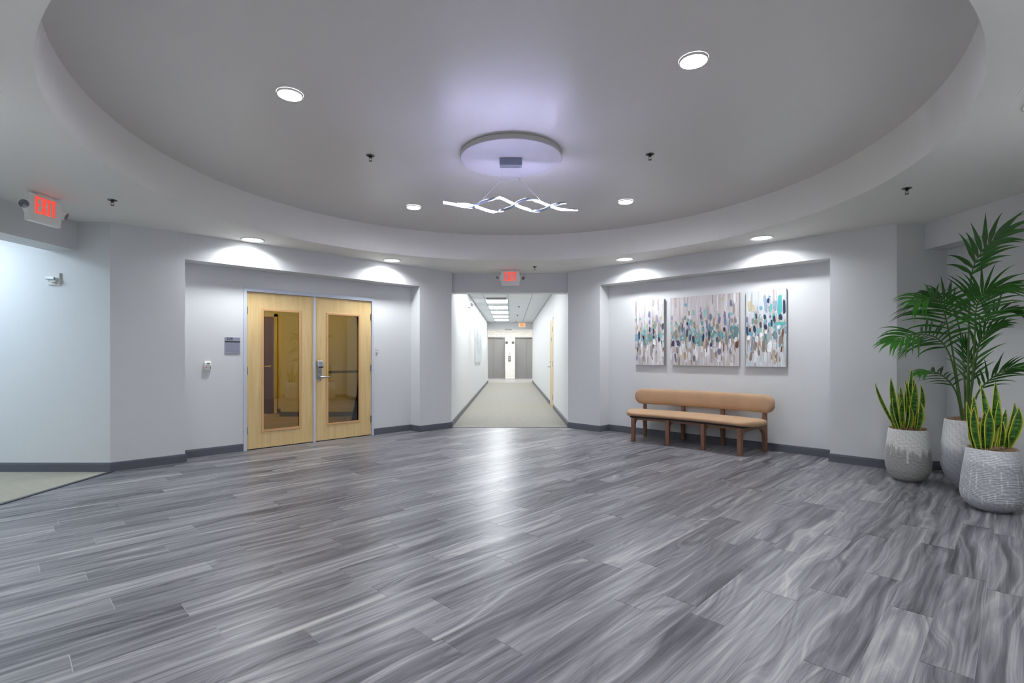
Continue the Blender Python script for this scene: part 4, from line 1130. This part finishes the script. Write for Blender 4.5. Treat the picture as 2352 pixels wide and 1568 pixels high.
# ------------------------------------------------------------------ planters
def planter(parent, r, h, prof, seed, style):
    rg = random.Random(seed)
    b = NB(); lay = b.loops.layers.float_color.new('paint')
    n = 160; rows = 280
    ph = [rg.uniform(0, 6.28) for _ in range(6)]
    def rad(f):
        for (f0, r0), (f1, r1) in zip(prof, prof[1:]):
            if f0 <= f <= f1:
                k = (f - f0) / (f1 - f0); k = k * k * (3 - 2 * k) if False else k
                return r0 + (r1 - r0) * k
        return prof[-1][1]
    # smooth the profile
    tab = [rad(i / 200) for i in range(201)]
    for _ in range(30):
        tab = [tab[0]] + [(tab[i - 1] + 2 * tab[i] + tab[i + 1]) / 4 for i in range(1, 200)] + [tab[200]]
    NR = 46 * h / .52
    rings = []; cols = []
    drips = [rg.uniform(-1, 1) for _ in range(90)]
    for j in range(rows + 1):
        f = j / rows
        ring = []; cr = []
        for i in range(n):
            th = 2 * math.pi * i / n
            wob = .010 * math.sin(3 * th + ph[0] + 5 * f) + .004 * math.sin(8 * th + ph[1] - 13 * f) + .008 * math.sin(2 * th + ph[2] + 21 * f) + .002 * math.sin(17 * th + 31 * f)
            s = math.sin(2 * math.pi * NR * (f + wob))
            amp = .0012 * min(1, f * 14) * min(1, (1 - f) * 20 + .2)
            rr_ = tab[int(f * 200)] * r + amp * s
            ring.append(b.verts.new((rr_ * math.cos(th), rr_ * math.sin(th), f * h)))
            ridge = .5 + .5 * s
            k = th / (2 * math.pi) * 90; k0 = int(k) % 90; kk = k - int(k)
            dr = drips[k0] * (1 - kk) + drips[(k0 + 1) % 90] * kk
            if style == 'drip':
                edge = .62 + .05 * math.sin(th * 2 + ph[3]) + .07 * dr
                w = 1 / (1 + math.exp(-(f - edge) * 45))
                if f < edge and f > edge - .22 and math.sin(th * 9 + ph[4]) + math.sin(th * 23 + ph[5]) > 1.55: w = max(w, .75)
                lo_, hi_ = (178, 177, 174), (238, 238, 235)
            elif style == 'tall':
                edge = .60 + .03 * math.sin(th * 3 + ph[3]) + .03 * dr
                w = 1 / (1 + math.exp(-(f - edge) * 30))
                lo_, hi_ = (174, 176, 182), (236, 236, 235)
            else:
                w = .35 + .5 / (1 + math.exp(-(f - .78) * 30))
                if .16 + .1 * math.sin(th * 5) < f < .82 and abs(math.sin(th * 15 + ph[4] + .8 * math.sin(th * 3) + .25 * math.sin(f * 9))) > .993: w = 1.0
                if f < .14: w = .25
                lo_, hi_ = (182, 184, 190), (240, 241, 244)
            c0, c1 = lin(lo_), lin(hi_)
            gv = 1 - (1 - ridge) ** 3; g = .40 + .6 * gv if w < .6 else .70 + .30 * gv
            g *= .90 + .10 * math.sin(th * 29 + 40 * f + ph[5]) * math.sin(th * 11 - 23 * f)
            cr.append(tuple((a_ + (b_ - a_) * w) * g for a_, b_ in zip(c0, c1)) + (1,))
        rings.append(ring); cols.append(cr)
    cmap = {}
    def face(vs, cs):
        fc = b.faces.new(vs)
        for l, c in zip(fc.loops, cs): l[lay] = c
        fc.smooth = True
    for j in range(rows):
        for i in range(n):
            i2 = (i + 1) % n
            face((rings[j][i], rings[j][i2], rings[j + 1][i2], rings[j + 1][i]), (cols[j][i], cols[j][i2], cols[j + 1][i2], cols[j + 1][i]))
    rt = tab[200] * r
    rim = lin((196, 196, 196)) + (1,)
    inner = [[b.verts.new((q * math.cos(2 * math.pi * i / n), q * math.sin(2 * math.pi * i / n), z)) for i in range(n)] for q, z in ((rt - .006, h + .003), (rt - .020, h), (rt - .022, h - .05))]
    prev = rings[-1]
    for rg_ in inner:
        for i in range(n): face((prev[i], prev[(i + 1) % n], rg_[(i + 1) % n], rg_[i]), (rim,) * 4)
        prev = rg_
    fc = b.faces.new(rings[0][::-1])
    for l in fc.loops: l[lay] = lin((120, 120, 120)) + (1,)
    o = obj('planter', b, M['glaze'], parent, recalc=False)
    # soil and shavings
    b = NB(); lathe(b, [(rt - .02, h - .016), (rt * .5, h + .004), (.0001, h + .010)], 40, cap=False); obj('soil', b, M['soil'], parent, smooth=True)
    b = NB()
    for _ in range(1100):
        q = (rt - .012) * math.sqrt(rg.random()); a = rg.uniform(0, 6.283)
        c = Vector((q * math.cos(a), q * math.sin(a), h - .012 + .022 * (1 - q / rt) + rg.uniform(0, .020)))
        d = Vector((rg.uniform(-1, 1), rg.uniform(-1, 1), rg.uniform(-.25, .35))).normalized()
        L_ = rg.uniform(.018, .05); up = Vector((rg.uniform(-1, 1), rg.uniform(-1, 1), 1)).normalized(); sd = d.cross(up).normalized() * rg.uniform(.0008, .0022)
        m_ = c + up * L_ * .22 * rg.random()
        vs = [b.verts.new(p) for p in (c - d * L_ / 2 - sd, c - d * L_ / 2 + sd, m_ + sd, m_ - sd, c + d * L_ / 2 + sd, c + d * L_ / 2 - sd)]
        b.faces.new((vs[0], vs[1], vs[2], vs[3])); b.faces.new((vs[3], vs[2], vs[4], vs[5]))
    o = obj('wood_shavings', b, M['mulch'], parent, recalc=False); o['kind'] = 'stuff'
    return rt
def snake_plant_leaf(parent, base, tip, width, bend, face_dir, tw=0.0):
    """blade from base to tip (local coords); bend: sideways bow vector; face_dir: direction the flat side looks"""
    b = NB(); lay = b.loops.layers.float_color.new('edge')
    base, tip, bend = Vector(base), Vector(tip), Vector(bend)
    n = 16; cols_ = 7; R_ = []
    ax = (tip - base).normalized()
    fd = Vector(face_dir); fd = (fd - ax * fd.dot(ax)).normalized()
    for i in range(n + 1):
        u = i / n
        c = base.lerp(tip, u) + bend * (4 * u * (1 - u)) * (.6 + .4 * u)
        wv = width * (.55 + .45 * min(1, u * 2.2)) * (1 if u < .62 else max(.02, 1 - ((u - .62) / .38) ** 1.7))
        rot = Matrix.Rotation(tw * u, 3, ax)
        f_ = rot @ fd; sd = ax.cross(f_).normalized()
        ring = []
        for k in range(cols_):
            q = (-1, -.84, -.45, 0, .45, .84, 1)[k]
            e = math.copysign((abs(q)), q)
            cup = (.20 + .35 * (1 - u)) * wv * (q * q)
            ring.append(b.verts.new(c + sd * wv * .5 * e + f_ * cup))
        R_.append(ring)
    ev = [1, .85, .0, 0, 0, .85, 1] if False else [1, .35, 0, 0, 0, .35, 1]
    for A, B in zip(R_, R_[1:]):
        for k in range(cols_ - 1):
            fc = b.faces.new((A[k], A[k + 1], B[k + 1], B[k])); fc.smooth = True
            for l, e in zip(fc.loops, (ev[k], ev[k + 1], ev[k + 1], ev[k])): l[lay] = (e, e, e, 1)
    o = obj('leaf', b, M['snake'], parent, recalc=False)
    s = o.modifiers.new('thickness', 'SOLIDIFY'); s.thickness = .004
    return o
def snake_plant(label, X, Y, r, h, prof, seed, leaves, extra):
    t = thing('snake_plant', label, 'potted plant', (X, Y, 0), group='snake plants in ridged planters')
    planter(t, r, h, prof, seed, extra)
    rg = random.Random(seed + 50)
    tocam = Vector((-X, -Y, 0)).normalized()
    for bx, by, tx, ty, w, dy, bow in leaves:
        b0 = P3(bx, by, Y + dy * .4) - Vector((X, Y, 0)); b0.z = h - .02
        q = math.hypot(b0.x, b0.y); lim = r * .62
        if q > lim: b0.x *= lim / q; b0.y *= lim / q
        t0 = P3(tx, ty, Y + dy) - Vector((X, Y, 0))
        side = Vector((tocam.y, -tocam.x, 0)) * -1
        fdv = tocam + side * rg.uniform(-.7, .7)
        snake_plant_leaf(t, b0, t0, w * .84, side * bow, fdv, rg.uniform(-.9, .9))
    for _ in range(6):
        a = rg.uniform(0, 6.283); q = r * rg.uniform(.1, .5); hh = rg.uniform(.16, .30)
        snake_plant_leaf(t, (q * math.cos(a), q * math.sin(a), h - .02), (q * 1.25 * math.cos(a), q * 1.25 * math.sin(a), h + hh), rg.uniform(.035, .055), (.02 * math.cos(a), .02 * math.sin(a), 0), tocam + Vector((rg.uniform(-.8, .8), rg.uniform(-.8, .8), 0)), rg.uniform(-.9, .9))
    return t
PROF1 = [(0, .52), (.03, .66), (.10, .84), (.22, .97), (.36, 1.0), (.55, .98), (.8, .90), (1.0, .845)]
PROF2 = [(0, .40), (.03, .50), (.10, .68), (.20, .86), (.32, .97), (.42, 1.0), (.6, .98), (.82, .91), (1.0, .85)]
PROF3 = [(0, .50), (.03, .66), (.09, .84), (.18, .97), (.28, 1.0), (.5, .96), (.8, .86), (1.0, .80)]
X1, Y1 = 4.07, 5.19
snake_plant('snake plant in a grey planter with a dripped white rim, nearest the wall corner', X1, Y1, .193, .525, PROF1, 1,
    [(2062, 985, 2010, 880, .036, .05, -.02), (2068, 988, 2046, 868, .060, -.06, -.01), (2072, 985, 2068, 886, .055, .04, .01), (2080, 985, 2093, 848, .062, .05, .012), (2078, 988, 2078, 872, .055, -.02, .03),
     (2095, 988, 2103, 878, .075, -.07, .0), (2100, 985, 2114, 882, .05, .03, .045), (2088, 990, 2098, 868, .06, .02, .02), (2082, 992, 2088, 930, .070, -.10, .02), (2066, 990, 2050, 912, .055, -.10, -.025),
     (2105, 986, 2118, 938, .05, .0, .02), (2058, 985, 2054, 950, .05, .03, -.01), (2098, 990, 2108, 960, .06, -.08, .01), (2074, 986, 2062, 900, .055, .06, .0), (2092, 985, 2084, 878, .055, .08, -.01)], 'drip')
X3, Y3 = 3.99, 4.2
snake_plant('snake plant in the pale scored planter, frontmost of the three', X3, Y3, .205, .505, PROF3, 3,
    [(2232, 1020, 2221, 922, .045, .05, -.01), (2238, 1022, 2237, 908, .055, .06, .0), (2262, 1020, 2252, 880, .055, .06, .02), (2275, 1022, 2286, 876, .075, .0, .01), (2266, 1025, 2272, 938, .070, -.09, .01),
     (2290, 1022, 2294, 918, .05, -.04, .0), (2300, 1022, 2330, 925, .055, .05, .03), (2306, 1024, 2340, 936, .075, -.05, .03), (2300, 1024, 2303, 968, .05, -.06, .0), (2318, 1020, 2327, 970, .05, .04, .03),
     (2248, 1024, 2238, 935, .055, -.06, -.02), (2280, 1020, 2270, 930, .06, .05, .0), (2256, 1022, 2262, 945, .05, -.05, .0), (2312, 1026, 2316, 1000, .05, -.08, .0), (2286, 1020, 2310, 940, .055, .07, .01)], 'scored')

# palm
X2, Y2 = 4.36, 4.80
PALM = thing('potted_palm', 'tall kentia style palm in the tallest grey white ridged planter', 'potted plant', (X2, Y2, 0))
PH = .665
planter(PALM, .228, PH, PROF2, 2, 'tall')
O2 = Vector((X2, Y2, 0))
leaf_count = [0]
def frond(ctrl, start, pairs, llen, lw, up_bias, droop, seed, ang=52, taper=.55, rad=.008, face=.85):
    rg = random.Random(seed)
    C = [P3(px, py, yy) - O2 for px, py, yy in ctrl]
    C[0].z = PH - .03
    pts = []
    n = len(C)
    for i in range(n - 1):
        p0, p1, p2, p3 = C[max(i - 1, 0)], C[i], C[i + 1], C[min(i + 2, n - 1)]
        for k in range(10):
            u = k / 10
            pts.append(.5 * ((2 * p1) + (p2 - p0) * u + (2 * p0 - 5 * p1 + 4 * p2 - p3) * u * u + (3 * p1 - p0 - 3 * p2 + p3) * u ** 3))
    pts.append(C[-1])
    N_ = len(pts)
    b = NB(); tube(b, pts, [rad * (1 - .8 * i / (N_ - 1)) + .0012 for i in range(N_)], 7)
    fr = obj('frond', b, M['stem'], PALM, smooth=True)
    for k in range(pairs + 1):
        f = start + (1 - start) * (k / pairs) ** .92
        x = f * (N_ - 1); i = min(int(x), N_ - 2); p = pts[i].lerp(pts[i + 1], x - i)
        T = (pts[min(i + 2, N_ - 1)] - pts[max(i - 1, 0)]).normalized()
        side = T.cross(Vector((0, 0, 1)))
        fs = T.cross(Vector((.67, .74, 0)))
        if fs.length > 1e-3: fs.normalize()
        if side.length > 1e-3:
            side.normalize()
            if side.dot(fs) < 0: side = -side
        side = side * (1 - face) + fs * face
        side = side - T * side.dot(T)
        side.normalize()
        nrm = side.cross(T).normalized()
        g = (k / pairs)
        L0 = llen * (1 - taper * g ** 1.5) * (.75 + .25 * min(1, g * 5))
        for sg in ((-1, 1) if k < pairs else (1,)):
            a = math.radians(ang * (1 - .68 * g) + rg.uniform(-7, 7)) if k < pairs else 0
            d = (T * math.cos(a) + side * sg * math.sin(a) + nrm * (up_bias + rg.uniform(-.10, .10))).normalized()
            L_ = L0 * rg.uniform(.85, 1.1)
            L_ *= 1.12; ns = 7; bl = NB(); q = Vector((0, 0, 0)); dd = d.copy(); R_ = []
            dr = droop * rg.uniform(.7, 1.35)
            for j in range(ns + 1):
                u = j / ns
                w = lw * 1.1 * (.35 + .65 * min(1, u * 3.5)) * (1 if u < .3 else max(.02, 1 - ((u - .3) / .7) ** 1.15))
                wd = dd.cross(nrm)
                if wd.length < .2: wd = dd.cross(Vector((0, 0, 1)))
                wd.normalize(); un = wd.cross(dd).normalized()
                R_.append((bl.verts.new(q - wd * w * .5 + un * w * .12), bl.verts.new(q), bl.verts.new(q + wd * w * .5 + un * w * .12)))
                q = q + dd * (L_ / ns)
                dd = (dd + Vector((0, 0, -1)) * dr * (.25 + u) / ns * 2.0).normalized()
            for A, B in zip(R_, R_[1:]):
                bl.faces.new((A[0], A[1], B[1], B[0])); bl.faces.new((A[1], A[2], B[2], B[1]))
            # keep inside the alcove
            for v in bl.verts:
                wx = X2 + p.x + v.co.x; wy = Y2 + p.y + v.co.y; wz = p.z + v.co.z
                if wx > 4.83: v.co.x -= wx - 4.83
                if wx > 4.59 and wz > 2.43: v.co.x -= (wx - 4.59)
                if wy > 5.62: v.co.y -= wy - 5.62
                if wz > 2.72: v.co.z -= wz - 2.72
            lf = obj('leaflet', bl, M['palm_leaf'], fr, smooth=True, recalc=False)
            lf.location = p
            leaf_count[0] += 1
frond([(2219, 958, 4.80), (2224, 820, 4.80), (2226, 710, 4.78), (2229, 650, 4.75), (2238, 608, 4.70), (2264, 566, 4.62), (2300, 538, 4.54)], .58, 9, .27, .036, .0, .75, 1, 50, .10, face=.85)
frond([(2214, 958, 4.78), (2198, 866, 4.74), (2182, 775, 4.68), (2166, 710, 4.60), (2144, 684, 4.50), (2104, 692, 4.40)], .42, 21, .40, .023, .0, .80, 2, 66, .5, face=.7)
frond([(2210, 955, 4.80), (2197, 880, 4.76), (2180, 812, 4.70), (2150, 775, 4.62), (2100, 768, 4.52), (2050, 784, 4.44)], .46, 17, .36, .026, .0, .95, 3, 62, .5, face=.6)
frond([(2222, 958, 4.80), (2234, 860, 4.78), (2239, 770, 4.74), (2243, 706, 4.70), (2262, 672, 4.64), (2304, 660, 4.56)], .46, 19, .35, .025, .0, .70, 4, 56, .45, face=.6)
frond([(2211, 950, 4.76), (2198, 905, 4.68), (2172, 868, 4.58), (2140, 852, 4.48), (2112, 856, 4.40)], .36, 12, .23, .020, .0, .55, 5, 44, face=.5)
frond([(2225, 950, 4.76), (2245, 905, 4.68), (2278, 868, 4.58), (2318, 846, 4.48), (2356, 845, 4.42)], .32, 13, .26, .020, .0, .6, 6, 44, face=.5)
frond([(2221, 955, 4.82), (2232, 880, 4.82), (2244, 810, 4.80), (2262, 768, 4.76), (2292, 748, 4.70)], .30, 12, .27, .022, .05, .5, 7, 40, face=.6)
frond([(2217, 955, 4.84), (2214, 840, 4.90), (2200, 740, 4.98), (2172, 690, 5.04), (2132, 676, 5.08)], .55, 11, .30, .024, .0, .7, 8, 56, face=.5)
frond([(2220, 955, 4.84), (2226, 880, 4.84), (2224, 830, 4.86), (2216, 790, 4.88)], .35, 8, .24, .022, .1, .5, 9, 40, face=.6)
frond([(2222, 955, 4.84), (2238, 850, 4.86), (2254, 770, 4.86), (2284, 720, 4.84), (2326, 712, 4.78)], .52, 12, .30, .024, .0, .65, 10, 56, face=.5)
print('leaflets', leaf_count[0])
for k, (dx, dy) in enumerate(((0, 0), (-.035, .02), (.03, .025))):
    b = NB(); tube(b, [(dx, dy, PH - .04), (dx * .9, dy * .9, PH + .10), (dx * .6, dy * .6, PH + .19)], [.024, .019, .008], 10); obj('trunk', b, M['husk'], PALM, smooth=True)
